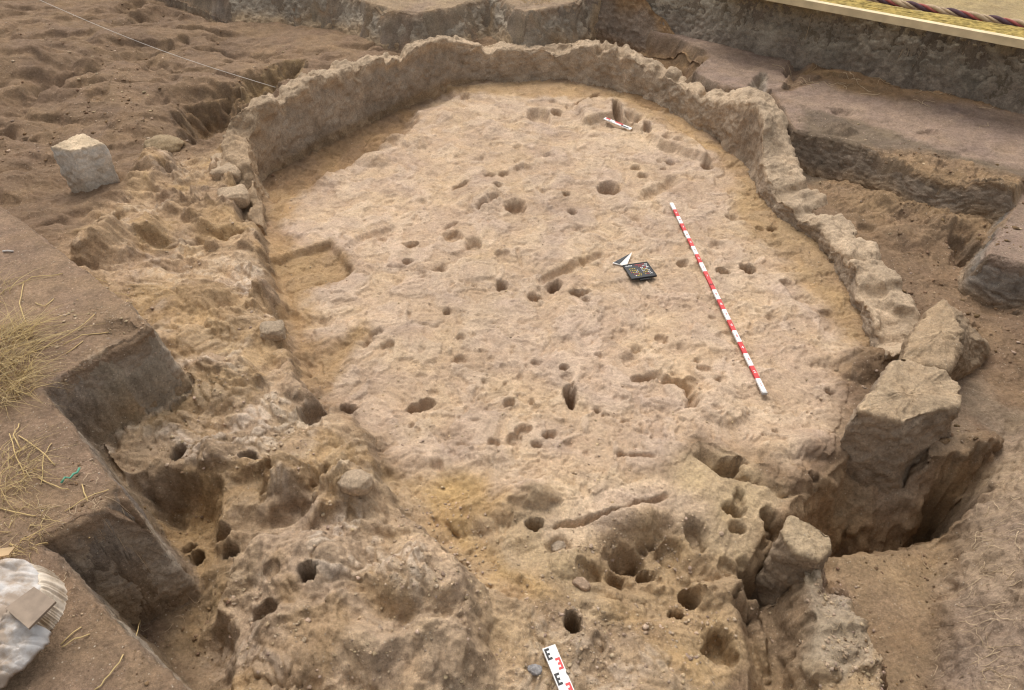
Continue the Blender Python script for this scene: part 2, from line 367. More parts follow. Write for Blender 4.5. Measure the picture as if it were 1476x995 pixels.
# lumps first: negative depth raises
LUMPS = [(612,828,84,56,.075),(430,805,70,46,.05),(395,700,56,30,.06),(640,930,60,40,.05),(420,930,80,50,.05),(690,742,50,20,.05),(910,742,60,14,.035),(380,402,22,16,.05),(388,440,22,16,.05),(402,482,20,16,.05),(418,522,22,16,.05),(440,562,24,16,.05),(350,470,40,26,.05),(300,430,34,20,.05),(320,540,46,26,.05),(250,560,40,20,.04),(290,340,30,20,.06),(185,330,40,16,.05),(530,660,34,18,.05),(1420,640,30,16,.05),(1270,290,22,8,.05),(1350,325,30,9,.05),(1230,300,20,9,.05),(860,845,12,8,.03),(885,858,14,9,.035),(908,836,9,7,.03),(942,832,12,8,.035),(962,848,11,8,.03),(1010,852,16,10,.04),(985,836,9,7,.03),(918,865,12,8,.03),(845,868,12,8,.025),(1030,868,12,9,.03),(1000,900,14,9,.03),(930,900,12,8,.02),(1210,860,16,10,.035),(1235,900,16,10,.03),(1200,900,18,12,.03),(1220,940,18,12,.035),(1250,960,14,9,.03),(1195,965,18,12,.03),(1185,845,14,9,.03),(510,702,30,22,.09),(420,690,46,24,.08),(142,356,30,22,.10),(215,262,26,12,.05),(555,212,26,14,.07),(760,718,48,18,.08),(692,186,34,12,.05),
 (820,812,28,20,.05),(735,735,30,16,.05),(500,625,50,24,.07),(230,240,22,8,.04),(60,90,90,18,.12),(150,60,70,14,.08),(640,165,46,12,.05),(600,205,20,8,.05),
 (470,262,30,8,.05),(540,232,30,8,.06),(1252,532,44,20,.11),(1195,520,40,10,.05),(1210,185,22,9,.07),(1160,115,28,10,.08),(690,285,32,16,.04),
 (600,830,70,40,.05),(470,830,60,40,.05),(560,930,70,50,.04),(880,880,28,14,.05),(940,845,18,10,.05),(1050,850,40,14,.06),(1010,860,16,10,.05),
 (1180,640,40,18,.05),(1130,650,40,12,.04),(430,560,26,14,.05),(385,430,20,30,.05),(395,477,18,18,.05),(362,366,22,14,.04),(260,360,20,16,.04),
 (1300,345,40,12,.05),(1390,330,30,8,.04),(1090,925,12,44,.09),(1075,885,22,10,.09),(600,660,50,16,.03),(700,655,40,14,.025),(660,620,26,10,.02)]
for px, py, rx, ry, d in LUMPS: hole(px, py, rx, ry, -d, soft=.9)
hole(1040, 590, 38, 24, -.035, soft=.25)          # flat raised slab of plaster
HOLES = [(1150,92,17,9,.12),(1122,112,12,7,.07),(1215,160,14,5,.04),(1340,190,16,5,.03),(1330,322,14,6,.05),(1250,330,14,6,.04),(1405,372,14,7,.08),(990,66,12,4,.05),(478,762,56,16,.05),(540,805,36,24,.05),(545,890,50,28,.045),(350,790,34,20,.05),(330,930,50,30,.05),(735,800,40,22,.04),(262,385,26,16,.05),(275,340,16,18,.06),(345,400,26,12,.04),(330,610,30,14,.05),(240,620,30,14,.04),(215,290,30,10,.05),(1310,310,26,8,.05),(1380,350,20,8,.06),(1430,440,30,14,.05),(1410,520,26,12,.05),
 (669,139,6,4,.05),(777,167,16,10,.10),(802,162,7,4,.08),(797,146,5,3,.04),(835,150,7,3,.05),(821,154,6,4,.03),(890,157,7,10,.20),(934,182,5,7,.10),(929,195,6,3,.04),
 (960,209,7,4,.04),(977,202,7,3,.03),(916,242,7,3,.05),(951,233,5,2.5,.03),(965,234,7,3,.04),(956,243,5,2.5,.04),(927,253,7,3.5,.05),(706,252,8,3.5,.05),(726,250,8,3.5,.05),
 (753,243,13,5,.05),(717,269,7,3.5,.06),(791,224,10,3,.03),(816,279,6,3.5,.06),(878,272,17,9,.11),(742,298,14,10,.10),(825,305,8,5,.05),(796,304,10,6,.02),(623,251,9,5,.015),
 (712,208,6,3,.02),(745,212,5,3,.03),(893,303,11,5,.02),(652,340,14,8,.06),(682,352,12,9,.08),(592,353,10,4.5,.06),(547,347,10,7,.03),
 (588,378,7,4.5,.06),(723,367,10,5,.03),(634,389,13,5,.025),(601,395,12,9,.018),(723,411,10,7,.08),(800,411,11,9,.14),(770,427,10,7,.07),(785,418,16,10,.03),(834,422,15,5,.10),
 (644,450,7,5,.05),(546,480,8,5,.03),(664,487,7,5,.03),(558,498,10,5,.04),(663,517,11,7,.04),(619,524,8,5,.015),(639,536,8,9,.015),(771,525,8,5,.03),(813,532,7,4.5,.06),(817,545,8,5,.02),
 (822,573,10,15,.20),(600,587,13,6,.12),(614,581,12,6,.07),(625,566,8,5,.02),(734,582,8,6,.05),(860,593,8,4,.05),(755,620,11,8,.05),(741,634,11,7,.04),(792,627,12,6,.05),(774,643,10,6,.04),
 (712,640,9,6,.03),(501,590,11,7,.12),(893,480,11,8,.025),(917,475,9,9,.02),(953,490,10,7,.035),(977,504,14,8,.02),(908,520,11,10,.03),(920,510,10,8,.02),(818,491,9,6,.018),(958,440,8,5,.015),
 (985,381,8,5,.05),(845,434,6,4,.03),(986,381,6,4,.03),(1043,392,10,4.5,.10),(1079,387,11,6.5,.11),(1022,372,8,9,.02),(1035,355,13,7,.03),(1050,370,9,7,.02),(1135,410,8,5,.025),
 (1191,450,10,5,.03),(1160,431,13,7,.02),(1048,484,14,6,.02),(1015,532,11,6,.03),(1039,549,10,6,.02),(1195,566,8,6,.04),(983,504,9,6,.015),(1118,354,10,4,.02),(1019,241,9,4.5,.07),
 (1055,313,9,5,.04),(1096,328,6,3,.05),(1114,330,7,4,.06),(265,672,10,10,.14),(359,661,11,10,.10),(378,706,8,12,.06),(246,750,22,12,.04),(274,790,9,10,.12),(283,806,9,10,.12),(320,767,12,8,.08),
 (335,797,12,8,.08),(391,820,12,11,.03),(441,822,14,12,.14),(381,881,21,12,.10),(770,757,13,10,.16),(806,788,19,13,.06),(849,822,18,12,.06),(888,834,12,10,.08),(903,803,25,14,.12),
 (931,829,12,10,.12),(967,792,16,14,.06),(826,897,13,15,.18),(976,887,13,10,.14),(996,858,16,12,.16),(864,925,13,13,.035),(632,674,10,7,.025),(1056,731,17,10,.12),(1066,715,9,12,.05),
 (1063,759,14,6,.07),(1005,768,16,24,.10),(1038,932,24,26,.14),(1052,669,24,8,.12),(1090,862,36,12,.18),(1050,815,14,9,.05),(1075,810,12,9,.05),(454,588,20,18,.13),(1176,688,10,8,.05),(1113,750,14,16,.12),
 (145,110,9,4,.08),(222,77,9,4,.06),(230,72,10,4,.05),(263,61,9,4,.06),(246,67,6,3,.04),(142,142,16,8,.05),(25,191,7,5,.10),(315,58,14,6,.04),(255,98,8,6,.03),(12,157,10,5,.03),(40,195,7,4,.03),
 (1467,451,6,3,.10),(1408,470,7,5,.03),(1296,447,9,6,.04),(1240,262,8,4,.02),(1056,92,4,2,.04),(185,2,22,9,.1),(215,20,30,12,.1)]
for h in HOLES: hole(*h)
for i in range(170):
    px, py = rng.uniform(440, 1220), rng.uniform(150, 680)
    x_, y_, _z = at(px, py, 0)
    if sdist([at(*p) for p in FLOOR_PX], np.array([x_]), np.array([y_]))[0] > -.15: continue
    hole(px, py, rng.uniform(3, 10), rng.uniform(2.5, 6), rng.uniform(.006, .024), soft=.6)
# grooves: burnt beam slots and channels cut in the floor
for (x0, y0, x1, y1, r, d) in [(655,272,672,265,3,.05),(690,300,718,284,3.5,.04),(780,405,868,368,7,.035),(930,283,972,262,8,.04),(640,330,660,322,3,.02),(915,548,950,541,6,.04),(955,548,990,556,7,.06),(990,556,1000,590,8,.06),
        (890,657,940,660,5,.025),(836,148,862,136,3,.04),(905,165,920,180,5,.07),(560,385,585,388,3,.015),(745,360,752,385,3,.015),(525,500,540,480,5,.02),(500,360,520,350,8,.02),(520,345,570,330,6,.02),(450,690,470,672,6,.05),
        (370,700,400,670,7,.05),(800,760,960,715,5,.03),(870,800,950,765,6,.04),(1060,850,1085,830,3,.05),(180,80,230,100,10,.05),(40,130,150,105,10,.05),(220,150,280,140,10,.04)]:
    n = max(3, int(math.hypot(x1-x0, (y1-y0)*1.4)/(r*.6)))
    for i in range(n+1):
        t = i/n
        hole(x0+(x1-x0)*t, y0+(y1-y0)*t, r*1.1, r*.8, d*.55, soft=.6)
# pits on the left, outside the wall
zone([(250,178),(262,140),(300,131),(352,120),(352,150),(330,172),(300,192),(262,202)], .27, -.06, ramp=(-.17,.02), jag=.05, op='min', col=(.20,.128,.07), cr=(-.04,.03), cj=.04)
zone([(345,112),(385,100),(410,88),(440,90),(442,105),(410,122),(365,140),(345,135)], .27, .03, ramp=(-.17,.02), jag=.05, op='min', col=(.25,.17,.09), cr=(-.04,.03), cj=.04)

# ------ broad unevenness, clods, crackled crust
XW, YW = X + .05*vn2(X*7, Y*7, 61), Y + .05*vn2(X*7+40, Y*7, 62)
far = np.clip((Y-2.0)/8, 0, 1)
Z += ROUGHN*(.020*fbm2(XW, YW, 2.2, 3, 11) + .016*fbm2(XW, YW, 9, 3, 12) + .0055*fbm2(XW, YW, 45, 2, 13))
# broad ledges of the dug ground outside the house
lw = ROUGHN*(R == GROUND)*sstep(.18, .24, Z)
led = np.abs(fbm2(XW*.7, YW*1.4, 1.3, 4, 31))
Z += lw*.06*fbm2(XW*.9, YW*1.2, 1.0, 2, 141)*sstep(3.3, 4.6, Y)
Z -= lw*.10*sstep(3.3, 4.6, Y)*sstep(.12, .4, fbm2(XW*.8, YW*1.5, .9, 3, 37))
Z += lw*(.035+.02*sstep(2.8, 4, Y))*(1*(sstep(.0, .25, led)-.6) + .4*fbm2(XW*.8, YW*1.3, 3.3, 5, 33, .6))
rd = (1-np.abs(fbm2(XW, YW, 5, 4, 131, .55))*2.2)
Z += (R == GROUND)*np.clip(ROUGHN-.9, 0, 1.2)*(.013*np.maximum(rd, -.3) - .006 + .014*fbm2(XW, YW, 12, 3, 135))*sstep(3.4, 2.6, Y)
# plaster floor: broken skin with small scarps
fl = (R == FLOORR)
q = fbm2(XW, YW, 5.5, 5, 71, .6)
w1, w2, wid = worley2(XW, YW, 26, 15)
Z -= fl*.007*(wid > .74)*(1-sstep(.12, .34, w1))
v1, v2, vid = worley2(XW+.7, YW+.2, 55, 25)
Z -= fl*.003*(vid > .72)*(1-sstep(.12, .36, v1))
del v2, w2
Z += fl*(.010*sstep(-.03, .03, q) + .005*fbm2(XW, YW, 26, 4, 75, .65) - .006*sstep(.18, .24, fbm2(XW, YW, 12, 4, 72, .6)) + .002*fbm2(XW, YW, 90, 2, 73))
XC, YC = XW + .012*fbm2(X, Y, 24, 3, 64), YW + .012*fbm2(X+9, Y, 24, 3, 65)
f1, f2, idv = worley2(XC, YC, 17, 5)
g1, g2, gid = worley2(XC+.3, YC+.1, 46, 6)
crk = CRUST*sstep(-.25, .25, fbm2(X, Y, 3.5, 3, 77))
Z += crk*(.011*(sstep(0, .16, f2-f1)-.5) + .012*(idv-.5) + .0045*(sstep(0, .22, g2-g1)-.5) + .008*fbm2(XW, YW, 30, 3, 78))
Z += (1-CRUST)*ROUGHN*.004*np.maximum(0, .35-g1)*3*(gid > .55)
pale = (crk*sstep(.05, .3, f2-f1)*(idv > .3))[..., None]*.65
C[:] = C*(1-pale) + np.array((.58,.47,.36), np.float32)*pale

# push the surface about along its normal so that cut faces are rough too
P = np.stack([X, Y, Z], -1).astype(np.float32)
du = np.gradient(P, axis=1); dv = np.gradient(P, axis=0)
N = np.cross(du, dv); N /= np.linalg.norm(N, axis=-1, keepdims=True)+1e-9
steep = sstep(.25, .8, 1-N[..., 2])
rug = 1 + 1.6*((X > 1.1) & (Y < 2.8))
disp = rug*steep*(.016*fbm3(X, Y, Z, 9, 3, 81) + .010*fbm3(X, Y, Z*.6, 32, 2, 84)) + .0018*fbm3(X, Y, Z, 120, 1, 88)
P += N*disp[..., None]
# soil of the cut faces: grey humic layers in the banks
def facecol(reg, col, k=1.0):
    m = ((R == reg)*steep*k)[..., None]
    lay = (.85 + .3*fbm3(X*.4, Y*.4, Z*3, 5, 3, 95))[..., None]
    C[:] = C*(1-m) + np.array(col, np.float32)*lay*m
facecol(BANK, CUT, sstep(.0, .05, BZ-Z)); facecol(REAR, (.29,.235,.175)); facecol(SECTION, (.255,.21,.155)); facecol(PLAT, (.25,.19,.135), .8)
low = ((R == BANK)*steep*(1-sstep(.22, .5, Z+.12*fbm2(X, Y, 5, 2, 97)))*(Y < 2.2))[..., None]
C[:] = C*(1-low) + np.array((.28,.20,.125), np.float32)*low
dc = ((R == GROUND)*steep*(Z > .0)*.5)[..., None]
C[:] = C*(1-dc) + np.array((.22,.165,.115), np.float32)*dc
flk = (fl*(1-sstep(-.05, .06, q)) + fl*sstep(.10, .26, fbm2(XW, YW, 15, 4, 74, .6))*.6)[..., None]*.22
C[:] = C*(1-flk) + np.array((.36,.225,.115), np.float32)*flk
oc = ((R == GROUND)*sstep(.02, .30, fbm2(XW, YW, 2.6, 4, 151, .55))*sstep(.25, .6, CRUST+.3)*.6)[..., None]
C[:] = C*(1-oc) + np.array((.36,.235,.115), np.float32)*oc
# blotches of differing soil
b1 = fbm2(XW, YW, 1.3, 4, 101)[..., None]; b2 = fbm2(XW, YW, 4.5, 4, 105)[..., None]
b3 = fbm2(XW, YW, 28, 3, 109)[..., None]
C *= 1 + .12*b1 + .16*b2 + .16*b3
C[..., 2:3] *= 1 - .08*b2
C = np.clip(C, .02, .8)
ZD = P[..., 2]

# ------------------------------------------------------------------ materials
def nn(nt, t, **kw):
    n = nt.nodes.new(t)
    for k, v in kw.items():
        if k in n.inputs: n.inputs[k].default_value = v
        else: setattr(n, k, v)
    return n
def soil_mat(name, color=None, grit=1.0, bump=1.0, rough=.95, var=1.0):
    m = bpy.data.materials.new(name); m.use_nodes = True
    nt = m.node_tree; L = nt.links.new
    b = nt.nodes['Principled BSDF']; b.inputs['Roughness'].default_value = rough
    b.inputs['Specular IOR Level'].default_value = .15
    tc = nn(nt, 'ShaderNodeTexCoord')
    def noise(scale, detail=6, r=.6):
        n = nn(nt, 'ShaderNodeTexNoise'); n.inputs['Scale'].default_value = scale
        n.inputs['Detail'].default_value = detail; n.inputs['Roughness'].default_value = r
        L(tc.outputs['Object'], n.inputs['Vector']); return n.outputs['Fac']
    def rmp(src, lo, hi, a, bb):
        n = nn(nt, 'ShaderNodeMapRange'); L(src, n.inputs['Value'])
        for i, v in zip(('From Min', 'From Max', 'To Min', 'To Max'), (lo, hi, a, bb)): n.inputs[i].default_value = v
        return n.outputs[0]
    def mul(a, c):
        n = nn(nt, 'ShaderNodeMath', operation='MULTIPLY'); L(a, n.inputs[0])
        if isinstance(c, float): n.inputs[1].default_value = c
        else: L(c, n.inputs[1])
        return n.outputs[0]
    def mix(fac, A, B, blend='MIX'):
        n = nn(nt, 'ShaderNodeMix', data_type='RGBA', blend_type=blend)
        if isinstance(fac, float): n.inputs['Factor'].default_value = fac
        else: L(fac, n.inputs['Factor'])
        for sck, v in ((n.inputs[6], A), (n.inputs[7], B)):
            if isinstance(v, tuple): sck.default_value = v+(1,)
            else: L(v, sck)
        return n.outputs[2]
    if color is None:
        a = nn(nt, 'ShaderNodeAttribute', attribute_name='soil'); base = a.outputs['Color']
    else:
        base = color
    v = mul(rmp(noise(9, 8, .65), .3, .7, 1-.18*var, 1+.18*var), rmp(noise(70, 6, .7), .3, .7, 1-.30*var, 1+.28*var))
    v = mul(v, rmp(noise(330, 3, .7), .3, .7, 1-.24*var, 1+.24*var))
    n = nn(nt, 'ShaderNodeVectorMath', operation='SCALE')
    if isinstance(base, tuple): n.inputs[0].default_value = base
    else: L(base, n.inputs[0])
    L(v, n.inputs['Scale']); c = n.outputs[0]
    c = mix(rmp(noise(5.3, 7, .6), .50, .72, 0, .30), c, mix(1.0, c, (1.0, .885, .76), 'MULTIPLY'))
    c = mix(rmp(noise(7.1, 7, .6), .55, .75, 0, .22), c, mix(1.0, c, (.90, .87, .86), 'MULTIPLY'))
    vo = nn(nt, 'ShaderNodeTexVoronoi'); vo.inputs['Scale'].default_value = 75; L(tc.outputs['Object'], vo.inputs['Vector'])
    sp = nn(nt, 'ShaderNodeSeparateColor'); L(vo.outputs['Color'], sp.inputs[0])
    pale_f = mul(rmp(vo.outputs['Distance'], .14, .22, 1, 0), rmp(sp.outputs[0], .86, .88, 0, .75*grit))
    c = mix(pale_f, c, (.52, .44, .34))
    dark_f = mul(rmp(vo.outputs['Distance'], .10, .25, 1, 0), rmp(sp.outputs[1], .86, .88, 0, .7*grit))
    c = mix(dark_f, c, mix(1.0, c, (.38, .34, .32), 'MULTIPLY'))
    L(c, b.inputs['Base Color'])
    vo2 = nn(nt, 'ShaderNodeTexVoronoi'); vo2.inputs['Scale'].default_value = 150; L(tc.outputs['Object'], vo2.inputs['Vector'])
    sp2 = nn(nt, 'ShaderNodeSeparateColor'); L(vo2.outputs['Color'], sp2.inputs[0])
    d2 = mul(rmp(vo2.outputs['Distance'], .15, .4, 1, 0), rmp(sp2.outputs[0], .78, .82, 0, .28*grit))
    c = mix(d2, c, mix(1.0, c, (.45, .40, .36), 'MULTIPLY'))
    l2 = mul(rmp(vo2.outputs['Distance'], .15, .35, 1, 0), rmp(sp2.outputs[1], .82, .86, 0, .28*grit))
    c = mix(l2, c, (.60, .51, .41))
    L(c, b.inputs['Base Color'])
    h1, h2 = noise(38, 10, .72), noise(260, 4, .7)
    ad = nn(nt, 'ShaderNodeMath', operation='MULTIPLY_ADD'); L(h2, ad.inputs[0]); ad.inputs[1].default_value = .15; L(h1, ad.inputs[2])
    bp = nn(nt, 'ShaderNodeBump'); bp.inputs['Strength'].default_value = .85; bp.inputs['Distance'].default_value = .018*bump
    L(ad.outputs[0], bp.inputs['Height']); L(bp.outputs[0], b.inputs['Normal'])
    return m
def plain(name, col, rough=.6, var=.12, scale=40, bump=0.0, spec=.3):
    m = bpy.data.materials.new(name); m.use_nodes = True
    nt = m.node_tree; L = nt.links.new; b = nt.nodes['Principled BSDF']
    b.inputs['Roughness'].default_value = rough; b.inputs['Specular IOR Level'].default_value = spec
    tc = nn(nt, 'ShaderNodeTexCoord'); n = nn(nt, 'ShaderNodeTexNoise'); n.inputs['Scale'].default_value = scale; n.inputs['Detail'].default_value = 5
    L(tc.outputs['Object'], n.inputs['Vector'])
    r = nn(nt, 'ShaderNodeMapRange'); L(n.outputs['Fac'], r.inputs[0]); r.inputs[1].default_value = .3; r.inputs[2].default_value = .7
    r.inputs[3].default_value = 1-var; r.inputs[4].default_value = 1+var
    s = nn(nt, 'ShaderNodeVectorMath', operation='SCALE'); s.inputs[0].default_value = col; L(r.outputs[0], s.inputs['Scale'])
    L(s.outputs[0], b.inputs['Base Color'])
    if bump:
        bp = nn(nt, 'ShaderNodeBump'); bp.inputs['Distance'].default_value = bump; L(n.outputs['Fac'], bp.inputs['Height']); L(bp.outputs[0], b.inputs['Normal'])
    return m
SOIL = soil_mat('soil')
FLOORMAT = soil_mat('plaster floor', grit=.65, bump=.9, var=.75)
SOILSMOOTH = soil_mat('cut soil', grit=1.2, bump=1.3)

# ------------------------------------------------------------------ mesh helpers
def mesh_from(name, V, F4, mat, parent=None, colors=None, smooth=True):
    V = np.asarray(V, np.float32).reshape(-1, 3); F4 = np.asarray(F4, np.int32)
    me = bpy.data.meshes.new(name)
    k = F4.shape[1]
    me.vertices.add(len(V)); me.vertices.foreach_set('co', V.ravel())
    me.loops.add(F4.size); me.loops.foreach_set('vertex_index', F4.ravel())
    me.polygons.add(len(F4)); me.polygons.foreach_set('loop_start', np.arange(0, F4.size, k, dtype=np.int32))
    try: me.polygons.foreach_set('loop_total', np.full(len(F4), k, np.int32))
    except Exception: pass
    if smooth: me.polygons.foreach_set('use_smooth', np.ones(len(F4), bool))
    if colors is not None:
        a = me.attributes.new('soil', 'FLOAT_COLOR', 'POINT')
        a.data.foreach_set('color', np.concatenate([colors.reshape(-1, 3), np.ones((len(V), 1))], 1).astype(np.float32).ravel())
    me.update(calc_edges=True)
    me.materials.append(mat)
    o = bpy.data.objects.new(name, me); COL.objects.link(o)
    if parent: o.parent = parent
    return o
def py_mesh(name, V, faces, mat, parent=None, smooth=False):
    me = bpy.data.meshes.new(name); me.from_pydata([tuple(v) for v in V], [], faces); me.update()
    if smooth: me.polygons.foreach_set('use_smooth', [True]*len(me.polygons))
    me.materials.append(mat)
    o = bpy.data.objects.new(name, me); COL.objects.link(o)
    if parent: o.parent = parent
    return o
def tag(o, label=None, cat=None, group=None, kind=None):
    for k, v in (('label', label), ('category', cat), ('group', group), ('kind', kind)):
        if v: o[k] = v
    return o
def empty(name, loc, label, cat, group=None):
    o = bpy.data.objects.new(name, None); o.location = loc; o.empty_display_size = .05; COL.objects.link(o)
    return tag(o, label, cat, group)
def place(o, parent):
    """parent keeping world coordinates of a mesh written in world coordinates"""
    o.parent = parent; o.matrix_parent_inverse = Matrix.Translation(parent.location).inverted()

# ------------------------------------------------------------------ ground objects
idx = np.arange(NR*NC).reshape(NR, NC)
quads = np.stack([idx[:-1, :-1], idx[:-1, 1:], idx[1:, 1:], idx[1:, :-1]], -1).reshape(-1, 4)
rf = R[:-1, :-1].reshape(-1)
PV = P.reshape(-1, 3); CV = C.reshape(-1, 3)
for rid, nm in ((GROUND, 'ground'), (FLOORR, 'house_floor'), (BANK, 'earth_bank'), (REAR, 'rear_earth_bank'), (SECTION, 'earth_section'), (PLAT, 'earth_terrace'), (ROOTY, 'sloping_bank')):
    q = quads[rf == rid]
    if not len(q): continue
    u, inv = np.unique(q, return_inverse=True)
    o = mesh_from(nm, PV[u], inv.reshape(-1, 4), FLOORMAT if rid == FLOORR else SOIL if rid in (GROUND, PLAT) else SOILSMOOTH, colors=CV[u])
    o['kind'] = 'structure'
# the land round the dig, out to the horizon
bd = np.concatenate([idx[0, :], idx[1:, -1], idx[-1, -2::-1], idx[-2:0:-1, 0]])[::6]
B = PV[bd]; cen = np.array([0, 5, 0])
rings = [B]
for k, sc_ in ((0, 1.12), (1, 1.6), (2, 5), (3, 40)):
    Q = cen + (B-cen)*sc_; Q[:, 2] = B[:, 2]*(1-min(1, (k+1)*.35)) + .8*min(1, (k+1)*.35) + (.05*rng.normal(size=len(B)) if k else 0)
    rings.append(Q)
nb = len(B); VV = np.concatenate(rings); FF = []
for k in range(4):
    for i in range(nb):
        j = (i+1) % nb; FF.append((k*nb+i, (k+1)*nb+i, (k+1)*nb+j, k*nb+j))
tag(mesh_from('surrounding_ground', VV, FF, SOIL, colors=np.tile(np.array(BROWN, np.float32), (len(VV), 1))), kind='structure')

def skirt(name, line, zt, mat, batter=.10, lead=.012, amp=(.014, .012, .006), colour=CUT, low=None, seed=0, close=False, zmin=-9, top=None, chipk=.9):
    """the dug face of a bank: from its upper edge (pixels at height zt) down to the ground in front of it"""
    p = np.array([at(q[0], q[1], q[2] if len(q) > 2 else zt) for q in line])
    L_ = np.r_[0, np.cumsum(np.linalg.norm(np.diff(p[:, :2], axis=0), axis=1))]
    n = int(L_[-1]/(.006 if p[:, 1].min() < 3 else .014))
    u = np.linspace(0, L_[-1], n)
    e = np.stack([np.interp(u, L_, p[:, k]) for k in range(3)], 1)
    w = max(3, int(.05/(u[1]-u[0]))) | 1
    es = np.stack([np.convolve(np.pad(e[:, k], (w//2, w//2), 'edge'), np.ones(w)/w, 'valid') for k in range(3)], 1)
    tg = np.gradient(es, axis=0); nr = np.stack([tg[:, 1], -tg[:, 0]], 1); nr /= np.linalg.norm(nr, axis=1, keepdims=True)+1e-9
    nr = np.stack([np.convolve(np.pad(nr[:, k], (w, w), 'edge'), np.ones(2*w+1)/(2*w+1), 'valid') for k in range(2)], 1)
    nr /= np.linalg.norm(nr, axis=1, keepdims=True)+1e-9
    fx, fy = e[:, 0]+nr[:, 0]*(batter+.05), e[:, 1]+nr[:, 1]*(batter+.05)
    zb = np.maximum(np.array(hz(fx, fy, ZD)), zmin)
    zb = np.convolve(np.pad(zb, (w, w), 'edge'), np.ones(2*w+1)/(2*w+1), 'valid') - .03
    et = np.array(hz(e[:, 0]-nr[:, 0]*.02, e[:, 1]-nr[:, 1]*.02, ZD)) if top is None else e[:, 2]
    m = 64
    rows = []
    for i in range(m):
        f = i/(m-1)
        if i < 6:
            k = i/6; off = -.045+(.045+lead)*k; z = et + .002 - .022*k*k*k - .006*(1-k)**2
        else:
            k = (i-6)/(m-7); off = lead + batter*k**1.2; z = (et-.020) + (zb-et+.020)*k
        rows.append(np.stack([e[:, 0]+nr[:, 0]*off, e[:, 1]+nr[:, 1]*off, z], 1))
    G = np.stack(rows, 1)
    a_, b_ = np.gradient(G, axis=0), np.gradient(G, axis=1)
    N_ = np.cross(a_, b_); N_ /= np.linalg.norm(N_, axis=-1, keepdims=True)+1e-9
    if (N_[:, m//2, :2]*nr).sum() < 0: N_ = -N_
    x, y, z = G[..., 0], G[..., 1], G[..., 2]
    chip = np.abs(fbm3(x, y, z, 13, 3, seed+4))
    d = amp[0]*fbm3(x, y, z, 7, 3, seed) + amp[1]*(fbm3(x, y, z, 24, 3, seed+5)) + amp[2]*fbm3(x, y, z, 80, 2, seed+9) + amp[0]*chipk*(sstep(0, .25, chip)-.6)
    ease = np.clip((np.arange(m)-1)/7, 0, 1)[None, :]
    G = G + N_*(d*ease)[..., None]
    f = np.clip((et[:, None]-z)/(et-zb)[:, None], 0, 1)
    lay = fbm3(x*.35, y*.35, z*2.5, 5, 4, seed+12); bl = fbm3(x, y, z, 6, 4, seed+17); fi = fbm3(x, y, z, 30, 3, seed+19)
    c = np.array(colour, np.float32)*(1+.28*lay+.30*bl+.25*fi)[..., None]
    if low is not None:
        k = sstep(.45, .9, f + .35*fbm3(x, y, z, 4, 3, seed+21))[..., None]; c = c*(1-k) + np.array(low, np.float32)*(1+.25*bl+.2*fi)[..., None]*k
    tc = np.stack([hz(e[:, 0]-nr[:, 0]*.09, e[:, 1]-nr[:, 1]*.09, C[..., k]) for k in range(3)], -1)
    k = np.clip(1-(np.arange(m)-4)/16, 0, 1)[None, :, None]
    c = c*(1-k) + tc[:, None, :]*k
    i = np.arange(n*m).reshape(n, m)
    q = np.stack([i[:-1, :-1], i[1:, :-1], i[1:, 1:], i[:-1, 1:]], -1).reshape(-1, 4)
    o = mesh_from(name, G.reshape(-1, 3), q, mat, colors=np.clip(c, .02, .8)); o['kind'] = 'structure'
    return o

def surf(px, py, lift=0.0):
    """the ground point that shows at a pixel"""
    z = 0.2
    for _ in range(12):
        x, y, _z = at(px, py, z); z = .5*z + .5*float(hz(x, y, ZD))
    x, y, _z = at(px, py, z)
    return Vector((x, y, z+lift))

BROWNLOW = (.30, .215, .135)
skirt('earth_bank_face', [(-60,262),(0,297),(32,318),(66,346),(126,393),(186,441),(216,470),(55,560),(98,614),(140,668),(184,716),(120,745),(53,780),(92,819),(150,884),(205,939),(268,993),(340,1080)][::-1], BZ, SOILSMOOTH, batter=.06, lead=.008, amp=(.012, .007, .005), chipk=.45, colour=CUT, low=BROWNLOW, seed=601)
skirt('terrace_face', [(1140,150),(1150,186),(1181,191),(1229,205),(1284,226),(1352,253),(1420,270),(1473,281)], PZ, SOILSMOOTH, batter=.09, colour=(.215,.165,.12), low=(.26,.18,.11), seed=631)
skirt('terrace_face', [(1473,281),(1455,312),(1443,332),(1425,366),(1476,378),(1560,395)], .27, SOILSMOOTH, batter=.09, colour=(.22,.185,.15), low=(.26,.18,.11), seed=641)
skirt('terrace_face', [(1020,78),(985,55),(940,45),(880,33),(836,24)], .40, SOILSMOOTH, batter=.15, colour=(.26,.2,.15), low=(.27,.17,.09), seed=671)
skirt('section_face', [(870,-40),(1000,-24),(1120,0),(1250,16),(1386,43),(1476,60),(1650,97)], SZ, SOILSMOOTH, batter=.14, amp=(.02,.016,.008), colour=(.33,.285,.22), low=(.265,.215,.165), seed=651)
skirt('rear_bank_face', [(300,-30),(345,-20),(420,-16),(500,-8),(557,11),(600,16),(654,9),(688,-3),(718,-8),(743,11),(766,17),(790,10),(832,-1),(870,-34)], RZ, SOILSMOOTH, batter=.19, amp=(.045,.016,.005), chipk=.12, colour=(.30,.25,.19), low=(.33,.24,.15), seed=661)
